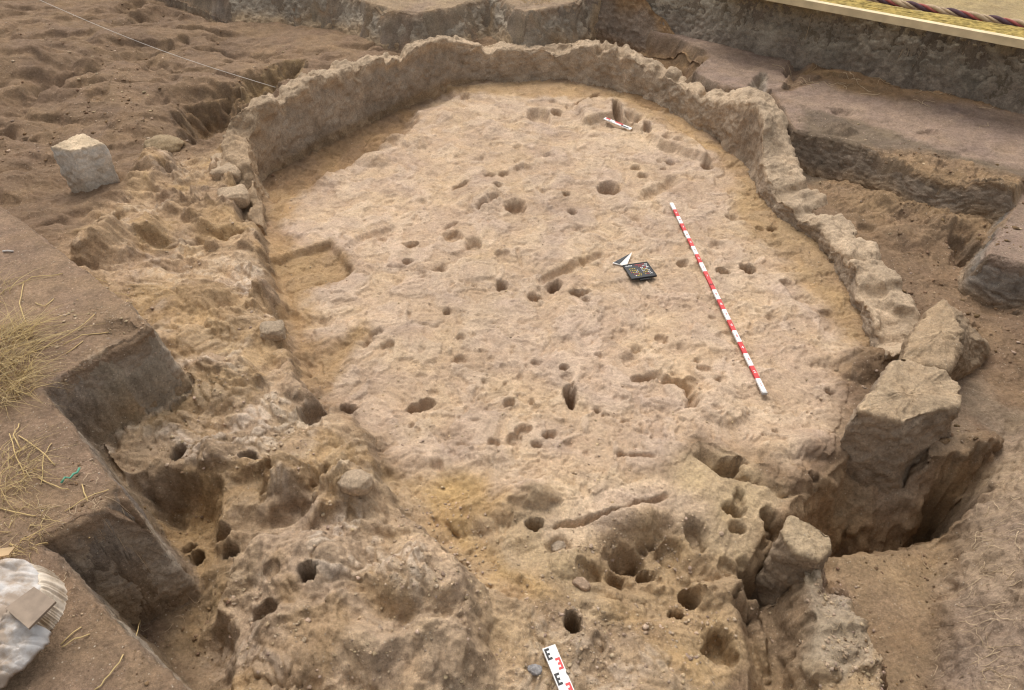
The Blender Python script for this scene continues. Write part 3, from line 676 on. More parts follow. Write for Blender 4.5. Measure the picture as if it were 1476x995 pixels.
# ------------------------------------------------------------------ solids of earth: the curved house wall and the standing blocks
def rough_solid(G, caps, mat, name, cols, amp=(.022, .012, .005), seed=0, keep=None, step=None, extra=None, topfrom=None):
    """G: rows x n x 3 closed rings; displaced along its normals"""
    r, n, _ = G.shape
    du = np.roll(G, -1, 1)-np.roll(G, 1, 1); dv = np.gradient(G, axis=0)
    N = np.cross(du, dv); N /= np.linalg.norm(N, axis=-1, keepdims=True)+1e-9
    if topfrom is not None:
        k_ = np.clip((np.arange(r)-topfrom)/3, 0, 1)[:, None, None]; s_ = 1 if (N*(G-G.mean(1, keepdims=True))).sum() >= 0 else -1
        N = N*(1-k_) + np.array([0, 0, 1.0*s_])*k_
    # orient outwards
    c = G.mean(1, keepdims=True)
    if (N*(G-c)).sum() < 0: N = -N
    x, y, z = G[..., 0], G[..., 1], G[..., 2]
    d = amp[0]*fbm3(x, y, z, 6, 2, seed) + amp[1]*fbm3(x, y, z, 19, 2, seed+3) + amp[2]*fbm3(x, y, z, 70, 2, seed+6)
    if step: d = d + step*(sstep(-.06, .06, fbm3(x, y, z, 11, 3, seed+9))-.5)
    if extra is not None: d = d + extra
    G2 = G + N*d[..., None]
    V = G2.reshape(-1, 3); i = np.arange(r*n).reshape(r, n)
    q = np.stack([i[:-1], np.roll(i, -1, 1)[:-1], np.roll(i, -1, 1)[1:], i[1:]], -1).reshape(-1, 4)
    allv = [V]; allq = [q]; allc = [cols.reshape(-1, 3)]
    off = len(V)
    for e in caps:
        ring = G2[e]; cc = ring.mean(0); m = 14
        rows = [ring]
        vv = []; cl = []
        for k in range(1, m+1):
            rr = ring + (cc-ring)*(k/m)*.999
            dd = amp[1]*fbm3(rr[:, 0], rr[:, 1], rr[:, 2], 15, 2, seed+13)+amp[2]*fbm3(rr[:, 0], rr[:, 1], rr[:, 2], 60, 2, seed+15)
            nrm = np.cross(ring[n//3]-ring[0], ring[2*n//3]-ring[0]); nrm /= np.linalg.norm(nrm)+1e-9
            if keep == 'up' and nrm[2] < 0: nrm = -nrm
            rr = rr + nrm*(dd*(1-k/m if keep != 'up' else 1))[:, None]
            vv.append(rr); cl.append(cols[e])
        ii = np.concatenate([i[e][None], np.arange(off, off+m*n).reshape(m, n)])
        fq = np.stack([ii[:-1], np.roll(ii, -1, 1)[:-1], np.roll(ii, -1, 1)[1:], ii[1:]], -1).reshape(-1, 4)
        allv.append(np.concatenate(vv)); allq.append(fq if e else fq[:, ::-1]); allc.append(np.concatenate(cl)); off += m*n
    C_ = np.concatenate(allc); V_ = np.concatenate(allv)
    b = fbm3(V_[:, 0], V_[:, 1], V_[:, 2], 4, 4, seed+30)[:, None]
    b2 = fbm3(V_[:, 0], V_[:, 1], V_[:, 2], 14, 3, seed+33)[:, None]
    C_ = np.clip(C_*(1 + .25*b + .2*b2), .02, .8)
    return mesh_from(name, V_, np.concatenate(allq), mat, colors=C_)

st = []
for ft, ti, to, zf in WALL:
    a = np.array(at(ft[0], ft[1], zf))
    zt = float(np.clip(height_over(ti[0], ti[1], a), .08, .75))
    k_ = len(st)
    if k_ < 1: zt = .07
    b = np.array(at(ti[0], ti[1], zt)); c = np.array(at(to[0], to[1], zt))
    d = c[:2]-b[:2]; L_ = np.linalg.norm(d)
    # keep the wall between 0.16 and 0.36 m thick
    c[:2] = b[:2] + d/L_*np.clip(L_, .23, .46)
    st.append((a, b, c, zt))
print('wall tops', [round(s[3], 2) for s in st])
A_ = np.array([s[0] for s in st]); B_ = np.array([s[1] for s in st]); D_ = np.array([s[2] for s in st])
zs = B_[:, 2].copy()
seg = np.r_[0, np.cumsum(np.linalg.norm(np.diff((B_+D_)/2, axis=0)[:, :2], axis=1))]
NT = 900
tt = np.linspace(0, seg[-1], NT)
ip = lambda M: np.stack([np.interp(tt, seg, M[:, k]) for k in range(3)], 1)
def smooth(M, k=9):
    w = np.hanning(k+2)[1:-1]; w /= w.sum()
    Mp = np.pad(M, ((k//2, k//2), (0, 0)), 'edge')
    return np.stack([np.convolve(Mp[:, j], w, 'valid') for j in range(3)], 1)
A_, B_, D_ = smooth(ip(A_), 25), smooth(ip(B_), 13), smooth(ip(D_), 25)
jz = .030*fbm2(tt*1.0, tt*0, 1.6, 2, 201, .4)
mid = (B_+D_)/2
for npx, npy, dep, wid_ in ((1096,262,.05,.05),(1122,292,.045,.06),(1190,350,.05,.05),(1236,392,.04,.04),(1283,452,.04,.04),(906,84,.07,.05),(882,70,.05,.03),(965,104,.05,.05),(1052,130,.05,.05),(706,66,.05,.08),(540,84,.04,.05),(450,112,.05,.05),(368,170,.06,.05)):
    q_ = np.array(at(npx, npy, .25)); dd = np.hypot(mid[:, 0]-q_[0], mid[:, 1]-q_[1]); i0 = int(np.argmin(dd))
    jz = jz - dep*np.exp(-((tt-tt[i0])/wid_)**4)
B_[:, 2] += jz; D_[:, 2] += jz*.8 + .03*fbm2(tt, tt*0+5, 2.5, 2, 203)
D_[:, 0] += .06*fbm2(tt, tt*0+8, 2.5, 2, 211, .4); D_[:, 1] += .06*fbm2(tt, tt*0+12, 2.5, 2, 213, .4)
B_[:, 0] += .025*fbm2(tt, tt*0+8, 4, 2, 221, .4); B_[:, 1] += .025*fbm2(tt, tt*0+12, 4, 2, 223, .4)
out = (D_-B_); out[:, 2] = 0; out /= np.linalg.norm(out, axis=1, keepdims=True)
A_[:, 2] -= .10
E_ = D_ + out*.07; E_[:, 2] = -.12
prof = [(A_, 0), (B_, 46), (D_, 26), (E_, 26)]
rows = []
for k in range(3):
    p0, p1 = prof[k][0], prof[k+1][0]; n = prof[k+1][1]
    for i in range(n):
        s = i/n
        pt = p0 + (p1-p0)*s
        rows.append(pt)
rows.append(E_)
for i in range(1, 6): rows.append(E_ + (A_-E_)*(i/6))
G = np.stack(rows, 1)
# round the two upper edges a little
for _ in range(14):
    G[:, 1:-7] = .5*G[:, 1:-7] + .25*(G[:, 0:-8] + G[:, 2:-6])
wt = sstep(.35, .9, (G[..., 2]+.1)/(B_[:, 2][:, None]+.1))
G[..., 2] += wt*(.040*fbm2(G[..., 0], G[..., 1], 5, 4, 261, .55) - .05*sstep(.25, .5, fbm2(G[..., 0], G[..., 1], 4.5, 2, 265)))
for i in range(16): G[:, i] -= out*(.075*(1-i/16)**2)
kcol = np.zeros(G.shape, np.float32)
frac = np.linspace(0, 1, 46)
tl = (tt/tt[-1])[:, None]
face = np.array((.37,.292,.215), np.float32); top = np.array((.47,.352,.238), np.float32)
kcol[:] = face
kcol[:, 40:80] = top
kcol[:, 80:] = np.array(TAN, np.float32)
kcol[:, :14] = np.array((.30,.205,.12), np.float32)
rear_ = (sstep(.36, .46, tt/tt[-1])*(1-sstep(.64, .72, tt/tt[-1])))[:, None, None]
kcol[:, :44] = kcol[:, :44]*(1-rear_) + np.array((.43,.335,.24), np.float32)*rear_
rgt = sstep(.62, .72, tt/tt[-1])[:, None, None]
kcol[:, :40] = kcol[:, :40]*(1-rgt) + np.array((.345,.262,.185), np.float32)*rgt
for _ in range(4):
    kcol[:, 1:-1] = .5*kcol[:, 1:-1] + .25*(kcol[:, :-2] + kcol[:, 2:])
perim = np.r_[np.zeros(1), np.cumsum(np.linalg.norm(np.diff(G.mean(0), axis=0), axis=1))]
pu, pv = np.meshgrid(tt, np.linspace(0, 1.1, G.shape[1]), indexing='ij')
pu = pu + .05*fbm2(pu, pv, 8, 3, 231); pv = pv + .05*fbm2(pu, pv, 8, 3, 233)
wa, wb, wid = worley2(pu, pv*.5, 2.3, 241)
wc, wd_, wie = worley2(pu, pv*1.3, 9.5, 243)
extra = -.007*(1-sstep(.0, .035, wb-wa)) + .013*(wid-.5) - .005*(1-sstep(0, .06, wd_-wc)) + .006*(wie-.5)

lt = (1-sstep(.06, .14, tt/tt[-1]))[:, None, None]
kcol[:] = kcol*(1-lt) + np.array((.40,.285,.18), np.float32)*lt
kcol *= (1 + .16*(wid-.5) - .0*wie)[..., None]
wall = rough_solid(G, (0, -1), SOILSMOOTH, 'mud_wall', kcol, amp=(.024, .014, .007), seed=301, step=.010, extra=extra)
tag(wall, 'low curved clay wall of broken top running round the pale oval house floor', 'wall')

def loft(name, bottom, topp, mat, cside, ctop, rowsn=40, per=160, amp=(.02, .012, .005), seed=0, step=None, roundn=2, clow=None):
    b = np.array(bottom, float); t = np.array(topp, float)
    def res(p):
        p2 = np.vstack([p, p[:1]]); s = np.r_[0, np.cumsum(np.linalg.norm(np.diff(p2, axis=0), axis=1))]
        # resample by corner index so that sides keep their edges
        k = np.linspace(0, len(p), per, endpoint=False)
        return np.stack([np.interp(k, np.arange(len(p)+1), p2[:, j]) for j in range(3)], 1)
    b, t = res(b), res(t)
    G = np.stack([b + (t-b)*(i/(rowsn-1)) for i in range(rowsn)])
    cc = t.mean(0)
    m = 12
    top_rows = [t + (cc-t)*(k/m)*.97 for k in range(1, m+1)]
    G = np.concatenate([G, np.stack(top_rows)])
    for _ in range(roundn):
        G[1:-1] = .5*G[1:-1] + .25*(G[:-2]+G[2:])
        G = .6*G + .2*(np.roll(G, 1, 1)+np.roll(G, -1, 1))
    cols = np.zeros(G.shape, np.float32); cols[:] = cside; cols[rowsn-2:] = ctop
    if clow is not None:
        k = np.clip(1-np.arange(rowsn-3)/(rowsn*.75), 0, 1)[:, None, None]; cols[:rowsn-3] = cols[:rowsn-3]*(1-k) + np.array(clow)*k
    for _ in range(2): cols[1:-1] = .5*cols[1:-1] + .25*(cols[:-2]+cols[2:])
    return rough_solid(G, (-1,), mat, name, cols, amp, seed, 'up', step, None, rowsn-1)

_b = [np.array(at(px, py, -.3)) for px, py in ((1190,690),(1243,722),(1302,740),(1334,714),(1352,690))] + [np.array(at(*p, .30))+[.02, .0, 0] for p in ((1388,556),(1362,538),(1307,518),(1290,521),(1249,569))]
_c = np.mean(_b, 0)
_b = [tuple([*(_c[:2] + (q[:2]-_c[:2])*1.10), -.72]) for q in _b]
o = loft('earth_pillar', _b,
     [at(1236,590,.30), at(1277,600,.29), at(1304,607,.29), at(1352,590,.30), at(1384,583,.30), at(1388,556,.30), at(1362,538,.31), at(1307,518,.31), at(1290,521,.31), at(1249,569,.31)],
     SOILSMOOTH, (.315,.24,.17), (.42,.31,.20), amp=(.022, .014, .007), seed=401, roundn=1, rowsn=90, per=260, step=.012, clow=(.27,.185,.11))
tag(o, 'flat topped block of grey earth left standing over the deep pit', 'earth block')
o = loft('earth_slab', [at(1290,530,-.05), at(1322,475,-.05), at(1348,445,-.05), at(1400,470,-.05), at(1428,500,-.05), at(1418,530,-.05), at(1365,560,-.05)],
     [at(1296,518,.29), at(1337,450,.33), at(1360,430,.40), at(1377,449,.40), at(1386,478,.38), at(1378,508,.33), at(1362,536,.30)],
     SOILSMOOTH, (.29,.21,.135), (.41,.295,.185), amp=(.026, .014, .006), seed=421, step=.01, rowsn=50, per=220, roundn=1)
tag(o, 'tilted wedge of clay wall with a pointed top behind the flat topped block', 'clay block')
_t = [at(1127,772,.13), at(1150,796,.12), at(1180,806,.11), at(1199,792,.11), at(1198,770,.12), at(1168,751,.14), at(1138,746,.14)]
_c = np.mean(_t, 0)
_b = [tuple(_c + (np.array(p)-_c)*1.30 - [0, 0, .5]) for p in _t]
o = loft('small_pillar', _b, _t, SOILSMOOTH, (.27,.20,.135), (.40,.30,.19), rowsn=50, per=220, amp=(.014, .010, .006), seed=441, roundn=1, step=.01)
tag(o, 'small squarish earth stump with dark left side near the front pit', 'earth stump')
# pale dressed block standing on the left ground
cor = [(71,211),(100,217),(151,206),(120,192)]
tp = [at(p[0], p[1], .57) for p in cor]
bt = [(x*1.0-.01*(x+2.4), y-.0, .18) for x, y, z in tp]
STONE = soil_mat('pale stone', grit=.7, bump=.7, var=.8)
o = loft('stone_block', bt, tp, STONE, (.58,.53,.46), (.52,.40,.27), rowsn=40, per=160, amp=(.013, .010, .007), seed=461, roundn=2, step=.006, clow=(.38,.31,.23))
tag(o, 'pale squared stone block standing alone on the brown ground', 'stone block')

# ------------------------------------------------------------------ loose stones
def stone(name, px, py, rx, ry, rz, col, label, cat, seed, lift=.3, mat=None, ang=0, squar=0):
    p = surf(px, py)
    s, _ = pxm(px, py, p.z)
    import bmesh
    bm = bmesh.new(); bmesh.ops.create_icosphere(bm, subdivisions=4, radius=1)
    V = np.array([v.co for v in bm.verts]); Fc = np.array([[v.index for v in f.verts] for f in bm.faces]); bm.free()
    if squar: V = np.sign(V)*np.abs(V)**(1-squar*.5)
    V = V*(1 + .25*fbm3(V[:, 0], V[:, 1], V[:, 2], 1.3, 3, seed) + .10*fbm3(V[:, 0], V[:, 1], V[:, 2], 5, 3, seed+2))[:, None]
    c, sn = math.cos(ang), math.sin(ang)
    V = V*[rx/s, ry/s, rz/s]
    V = np.stack([V[:, 0]*c-V[:, 1]*sn, V[:, 0]*sn+V[:, 1]*c, V[:, 2]], 1)
    o = mesh_from(name, V, Fc, mat or SOILSMOOTH, colors=np.tile(np.array(col, np.float32), (len(V), 1)))
    o.location = (p.x, p.y, p.z + rz/s*lift)
    return tag(o, label, cat)
stone('boulder', 237, 214, 26, 22, 13, (.34,.25,.15), 'rounded tan boulder lying just outside the upper left wall', 'boulder', 1)
stone('pebble', 771, 966, 11, 8, 5, (.34,.32,.31), 'smooth grey pebble beside the white measuring staff', 'pebble', 2, mat=SOILSMOOTH, ang=-.3)
stone('stone', 805, 790, 11, 9, 8, (.42,.33,.24), 'angular pale stone lying in a round hole at the front', 'stone', 3, squar=.6, ang=.6)
stone('brick_fragment', 838, 845, 13, 8, 9, (.40,.28,.19), 'reddish squared brick fragment in rubble beside the front holes', 'brick fragment', 4, squar=.8, ang=-.7)
stone('rock', 514, 699, 25, 19, 15, (.44,.33,.225), 'angular tan rock on top of the front left mound', 'rock', 5, squar=.3)
for i_, (px_, py_, rx_, ry_, rz_, zz_) in enumerate(((346,205,16,17,14,.30),(331,252,22,20,15,.22),(336,286,22,18,13,.20),(362,366,20,13,7,.14),(318,232,12,10,9,.22))):
    o = stone('clay_lump', px_, py_, rx_, ry_, rz_, (.45,.335,.225), None, None, 20+i_, squar=.95, ang=.35*i_-.3)
    o.location = Vector(at(px_, py_, zz_-.045)); place(o, wall)
stone('rock', 395, 480, 17, 16, 11, (.38,.29,.20), 'squarish tan stone on the broken left edge of the floor', 'stone', 8, squar=.8, ang=.2)

# crumbs of clay strewn over the foreground and floor: nobody could count them
import bmesh
def crumbs(name, zones, col, mat):
    bm = bmesh.new(); bmesh.ops.create_icosphere(bm, subdivisions=1, radius=1)
    bv = np.array([v.co for v in bm.verts]); bf = np.array([[v.index for v in f.verts] for f in bm.faces]); bm.free()
    V = []; Fs = []; off = 0; cl = []
    for (x0, y0, x1, y1, n, smin, smax) in zones:
        k = 0
        while k < n:
            px, py = rng.uniform(x0, x1), rng.uniform(y0, y1)
            if vn2(np.array([px/60]), np.array([py/45]), 9)[0] < rng.uniform(-.6, .4): 
                k += .34; continue
            k += 1
            z = .1
            for _ in range(5):
                x, y, _z = at(px, py, z); z = float(hz(x, y, ZD))
            r = smin*(smax/smin)**(rng.random()**2.2)
            v = bv*(1+.35*rng.normal(size=(len(bv), 1)).clip(-1, 1))*[r, r*rng.uniform(.6, 1), r*rng.uniform(.35, .65)]
            a = rng.uniform(0, 6.28); c, s = math.cos(a), math.sin(a)
            v = np.stack([v[:, 0]*c-v[:, 1]*s, v[:, 0]*s+v[:, 1]*c, v[:, 2]], 1) + [x, y, z+r*.15]
            V.append(v); Fs.append(bf+off); off += len(v)
            cl.append(np.tile(np.array(col)*rng.uniform(.65, 1.25)*[1, rng.uniform(.93, 1), rng.uniform(.8, 1)], (len(v), 1)))
    o = mesh_from(name, np.concatenate(V), np.concatenate(Fs), mat, colors=np.concatenate(cl), smooth=False)
    return tag(o, kind='stuff')
crumbs('soil_clods', [(0,10,470,240,700,.004,.020),(1290,220,1476,640,500,.004,.022),(190,640,340,990,350,.002,.012),(1200,800,1380,990,250,.002,.010)], (.235,.155,.095), SOILSMOOTH)
crumbs('clay_crumbs', [(330,720,720,995,900,.002,.011),(130,520,470,690,900,.002,.010),(560,620,1000,860,900,.002,.009),(820,760,1120,960,420,.003,.014),(1160,840,1280,995,350,.003,.013),
        (430,150,1200,620,1600,.002,.008),(700,860,1050,995,500,.002,.010),(150,230,420,520,600,.002,.011),(0,20,450,230,500,.004,.02),(1150,200,1476,640,500,.003,.014),(20,320,210,900,500,.0015,.005)], (.50,.385,.28), SOILSMOOTH)

# ------------------------------------------------------------------ survey gear
RED, WHITE, BLACK = plain('red paint', (.55,.05,.05), .45), plain('white paint', (.78,.76,.73), .5, .06), plain('black paint', (.025,.025,.027), .5)
DARK = plain('charcoal board', (.035,.035,.037), .55); YELLOW = plain('yellow paint', (.62,.45,.05), .5)
STEEL = plain('dull steel', (.35,.34,.33), .4)
class Frame:
    """a local frame lying on the ground: u along, v across, w up"""
    def __init__(s, p0, p1, up=(0, 0, 1)):
        s.o = Vector(p0); s.u = (Vector(p1)-s.o); s.len = s.u.length; s.u.normalize()
        s.v = Vector(up).cross(s.u).normalized(); s.w = s.u.cross(s.v).normalized()
    def p(s, a, b, c): return s.o + s.u*a + s.v*b + s.w*c
def box(fr, a0, a1, b0, b1, c0, c1):
    V = [fr.p(a, b, c) for c in (c0, c1) for b in (b0, b1) for a in (a0, a1)]
    return V, [(0,2,3,1),(4,5,7,6),(0,1,5,4),(2,6,7,3),(0,4,6,2),(1,3,7,5)]
def boxes(name, fr, lst, mat, par):
    V = []; Fc = []
    for b in lst:
        v, f = box(fr, *b); n = len(V); V += v; Fc += [tuple(i+n for i in q) for q in f]
    o = py_mesh(name, V, Fc, mat); place(o, par); return o
def glyph(name, fr, ch, a, b, c, size, mat, par, turn=0):
    cu = bpy.data.curves.new(name, 'FONT'); cu.body = ch; cu.size = size; cu.align_x = 'CENTER'; cu.align_y = 'CENTER'; cu.extrude = .0004; cu.resolution_u = 2
    t = bpy.data.objects.new(name, cu); COL.objects.link(t)
    me = bpy.data.meshes.new_from_object(t.evaluated_get(bpy.context.evaluated_depsgraph_get())); bpy.data.objects.remove(t)
    me.materials.clear(); me.materials.append(mat); me.name = name
    o = bpy.data.objects.new(name, me); COL.objects.link(o)
    M = Matrix((fr.u, fr.v, fr.w)).transposed().to_4x4() @ Matrix.Rotation(turn, 4, 'Z'); M.translation = fr.p(a, b, c)
    o.parent = par; o.matrix_parent_inverse = Matrix.Translation(par.location).inverted(); o.matrix_basis = M
    return o
# two metre ranging rod
p0, p1 = surf(1100, 570), surf(967, 297)
for k in np.linspace(.05, .95, 9):
    pass
p0.z += .022; p1.z += .022
rod = empty('ranging_rod', p0, 'long red and white ranging rod numbered in decimetres lying on the floor', 'ranging rod')
fr = Frame(p0, p1); dm = fr.len/20
print('rod length', fr.len)
for i in range(20):
    a0, a1 = i*dm, (i+1)*dm
    white = i % 2 == 0 if i < 10 else i % 2 == 1
    boxes('white_band' if white else 'red_band', fr, [(a0+.0002, a1-.0002, -.0125, .0125, -.006, .006)], WHITE if white else RED, rod)
    ch = 'M' if i == 9 else str((i % 10)+1)
    if i == 19: continue
    glyph('numeral', fr, ch, a0+dm*.5, 0, .0068, .030, BLACK if i == 9 else (RED if white else WHITE), rod, turn=-math.pi/2)
boxes('end_cap', fr, [(-.012, 0, -.0135, .0135, -.007, .007)], STEEL, rod)
# letter board
c = [surf(*p) for p in ((904,383),(938,379),(946,398),(911,403))]
zb = max(q.z for q in c)+.018
c = [Vector(at(px, py, zb)) for px, py in ((904,382),(937.6,378),(946,397),(911,402))]
lb = empty('letter_board', c[3], 'small black pegboard sign with rows of white, red and yellow letters on the floor', 'letter board')
fr = Frame(c[3], c[2]); WB = fr.len; HB = (c[0]-c[3]).dot(fr.v)
boxes('board', fr, [(0, WB, 0, HB, -.008, 0)], DARK, lb)
boxes('frame', fr, [(-.003, WB+.003, -.003, .001, -.010, .003), (-.003, WB+.003, HB-.001, HB+.003, -.010, .003), (-.003, .001, .001, HB-.001, -.010, .003), (WB-.001, WB+.003, .001, HB-.001, -.010, .003)], BLACK, lb)
boxes('ledge', fr, [(WB*.3, WB*.72, -.016, -.003, -.016, -.006)], BLACK, lb)
letters = {'white': [], 'red': [], 'yellow': []}
def row(u0, v, cols, step=.052):
    for i, ch in enumerate(cols):
        if ch == ' ': continue
        u = u0 + i*step
        a, b = u*WB, v*HB
        w, hh = .036*WB, .055*HB
        key = {'w': 'white', 'r': 'red', 'y': 'yellow'}[ch]
        kind = rng.integers(0, 3)
        L_ = letters[key]
        L_.append((a, a+w*.35, b, b+hh, .0002, .0022))
        if kind != 1: L_.append((a+w*.35, a+w, b+hh*.62, b+hh, .0002, .0021))
        if kind != 0: L_.append((a+w*.35, a+w, b, b+hh*.4, .0002, .0021))
row(.06, .86, 'wwwww', .055); row(.45, .86, 'rrrr rrww'[:4], .065); row(.74, .86, 'rr', .05); row(.86, .86, 'ww', .055)
row(.56, .75, 'rrr', .05); row(.72, .76, 'wwww')
row(.60, .64, 'ww ', .06); row(.74, .64, 'rrww', .05)
row(.60, .53, 'wyyww w'[:6], .055); row(.60, .42, 'wwyyw', .065); row(.60, .30, 'yyyww', .065); row(.62, .18, 'yrrww', .065)
row(.12, .63, 'yyyy y'[:5], .07); row(.13, .50, 'yyyyw', .07); row(.12, .37, 'ryywyy'[:5], .07); row(.2, .25, 'rrryy', .065); row(.22, .13, 'wyyy', .07)
for key, L_ in letters.items(): tag(boxes(key+'_letters', fr, L_, {'white': WHITE, 'red': RED, 'yellow': YELLOW}[key], lb), kind='stuff')
# north arrow plate
zc = surf(897, 377).z + .012
T = [Vector(at(px, py, zc)) for px, py in ((883,379),(911,364),(903,384),(893,381.5))]
na = empty('north_arrow', T[3], 'triangular north arrow plate, half dark and half white, touching the letter board', 'north arrow')
def tri(name, a, b, c2, t0, t1, mat):
    V = [Vector(q)+Vector((0, 0, t0)) for q in (a, b, c2)] + [Vector(q)+Vector((0, 0, t1)) for q in (a, b, c2)]
    o = py_mesh(name, V, [(2,1,0),(3,4,5),(0,1,4,3),(1,2,5,4),(2,0,3,5)], mat); place(o, na)
tri('plate', T[0], T[2], T[1], -.006, 0, WHITE)
tri('white_half', T[3]+(T[2]-T[3])*.02, T[2]+(T[1]-T[2])*.02, T[1], .0005, .0016, plain('cream paint', (.80,.74,.64), .5, .05))
g = (T[0]+T[3]+T[1])/3
tri('dark_half', T[0]+(g-T[0])*.14, T[3]+(g-T[3])*.05, T[1]+(g-T[1])*.14, .0006, .002, DARK)
# small scale bar
za, zb_ = surf(872, 170.5).z, surf(909.7, 185.8).z
ex = max(max(surf(871.5+38*t, 170.2+15.6*t).z - (za+(zb_-za)*t) for t in np.linspace(0, 1, 12)), 0)*.6 + .008
q0, q1 = Vector(at(871.5,170.2,za+ex)), Vector(at(909.7,185.8,zb_+ex))
sb = empty('scale_bar', q0, 'short white scale bar with red and black blocks near the rear wall', 'scale bar')
fr = Frame(q0, q1); w2 = .024; Ls = fr.len
boxes('bar', fr, [(0, Ls, -w2, w2, -.006, 0)], WHITE, sb)
boxes('red_block', fr, [(.04*Ls, .20*Ls, .001, w2-.001, .0003, .0015)], RED, sb); boxes('red_block', fr, [(.38*Ls, .68*Ls, .001, w2-.001, .0003, .0015)], RED, sb)
boxes('black_block', fr, [(.64*Ls, .93*Ls, -w2+.006, -.001, .0003, .0015)], BLACK, sb)
boxes('print', fr, [(.17*Ls+i*.022*Ls, .183*Ls+i*.022*Ls, -w2*.8, -w2*(.25+.2*(i % 2)), .0003, .0012) for i in range(6)], BLACK, sb)
# levelling staff
q0 = surf(791, 932); q0.z = max(surf(791+26*t, 932+63*t).z for t in np.linspace(0, 1, 14)) + .014
q0 = Vector(at(791, 932, q0.z))
q1 = Vector(at(817, 995, q0.z-.004))
sf = empty('levelling_staff', q0, 'white measuring staff with black and red E marks at the bottom edge', 'measuring staff')
fr = Frame(q0, q1)
pe = (Vector(at(805.3, 966.8, q0.z))-Vector(at(791, 932, q0.z))).length      # ten centimetre pitch
wd = (Vector(at(800.5, 929, q0.z))-Vector(at(782, 935, q0.z))).length/2
print('staff pitch', pe, 'width', wd*2)
boxes('blade', fr, [(0, .62, -wd, wd, -.012, 0)], WHITE, sf)
for i in range(5):
    for colr, nm, side, t0 in ((BLACK, 'black_mark', -1, .05), (RED, 'red_mark', 1, .52)):
        a = (i+t0)*pe; L_ = pe*.46; th = L_/5
        # v axis: +v is to the left of u when seen from above
        ed = wd*.86*side; inn = wd*.12*side
        sp = ed - (ed-inn)*.38
        lo, hi = sorted((ed, sp)); l2, h2 = sorted((sp, inn))
        l3, h3 = sorted((sp, sp-(sp-inn)*.7))
        boxes(nm, fr, [(a, a+L_, lo, hi, .0003, .0012), (a, a+th, l2, h2, .0003, .0012), (a+2*th, a+3*th, l3, h3, .0003, .0012), (a+4*th, a+L_, l2, h2, .0003, .0012)], colr, sf)

# ------------------------------------------------------------------ strings, straws, grass, roots
def tube(pts, r, sides=4, taper=False):
    pts = [Vector(p) for p in pts]; V = []; Fc = []
    for i, p in enumerate(pts):
        d = (pts[min(i+1, len(pts)-1)]-pts[max(i-1, 0)]).normalized()
        a = d.orthogonal().normalized() if abs(d.z) > .95 else d.cross(Vector((0, 0, 1))).normalized()
        b = d.cross(a)
        rr = r*(1-.8*i/(len(pts)-1)) if taper else r
        for k in range(sides):
            t = 2*math.pi*k/sides; V.append(p + (a*math.cos(t)+b*math.sin(t))*rr)
    for i in range(len(pts)-1):
        for k in range(sides):
            k2 = (k+1) % sides; Fc.append((i*sides+k, i*sides+k2, (i+1)*sides+k2, (i+1)*sides+k))
    Fc.append(tuple(range(sides))[::-1]); Fc.append(tuple((len(pts)-1)*sides+k for k in range(sides)))
    return V, Fc
def tubes(name, lines, mat, sides=4, taper=False):
    V = []; Fc = []
    for pts, r in lines:
        v, f = tube(pts, r, sides, taper); n = len(V); V += v; Fc += [tuple(i+n for i in q) for q in f]
    return py_mesh(name, V, Fc, mat, smooth=True)
def straw_mat():
    m = bpy.data.materials.new('dry straw'); m.use_nodes = True
    nt = m.node_tree; L = nt.links.new; b = nt.nodes['Principled BSDF']; b.inputs['Roughness'].default_value = .75; b.inputs['Specular IOR Level'].default_value = .2
    g = nn(nt, 'ShaderNodeNewGeometry'); r = nn(nt, 'ShaderNodeValToRGB'); e = r.color_ramp.elements
    e[0].position, e[0].color = 0, (.30,.22,.13,1); e[1].position, e[1].color = 1, (.60,.47,.26,1)
    x = r.color_ramp.elements.new(.35); x.color = (.46,.34,.17,1); x = r.color_ramp.elements.new(.7); x.color = (.58,.42,.19,1)
    L(g.outputs['Random Per Island'], r.inputs[0]); L(r.outputs[0], b.inputs['Base Color'])
    return m
STRAW = straw_mat(); ROOT = plain('pale root', (.52,.39,.25), .8, .25, 30)
STRING = plain('white string', (.62,.57,.50), .8)
s0, s1 = Vector(at(397,126,.62)), Vector(at(50,-3,1.05))
o = tubes('guide_string', [([s0.lerp(s1, t)-Vector((0, 0, .05*math.sin(math.pi*t))) for t in np.linspace(0, 1.2, 14)], .0022)], STRING)
tag(o, 'thin white string stretched over the upper left ground to the wall', 'string')
GREEN = plain('green twine', (.10,.30,.20), .7)
o = tubes('twine', [([surf(px, py, .01+.008*(i % 2)) for i, (px, py) in enumerate(((90,699),(97,693),(103,692),(109,688),(113,684),(118,679)))], .004)], GREEN, 5)
tag(o, 'short frayed green twine lying on the left bank among straw', 'twine')
straws = [((28,412),(48,402),(90,398),(128,400),(155,408)),((112,433),(132,425),(145,420)),((48,509),(80,495),(113,478),(138,458),(150,436),(147,431)),((92,498),(120,487),(157,480)),((97,510),(120,493)),
 ((138,995),(160,975),(180,950),(197,920),(203,895)),((94,739),(130,720),(157,707)),((55,690),(90,708),(100,707)),((0,735),(25,742),(52,745)),((118,700),(126,718),(139,760)),((35,410),(30,440),(40,470)),((52,438),(66,445),(78,432)),
 ((30,650),(22,630),(28,612)),((14,625),(22,650),(38,690)),((28,630),(60,652),(80,672)),((90,935),(110,925),(130,915)),((88,930),(118,905)),((170,452),(184,434)),((52,787),(68,786),(83,787)),((120,795),(128,782),(130,776)),
 ((160,460),(170,448),(186,438)),((60,700),(66,660),(75,640)),((130,420),(160,424),(190,428)),((8,560),(40,572),(75,580))]
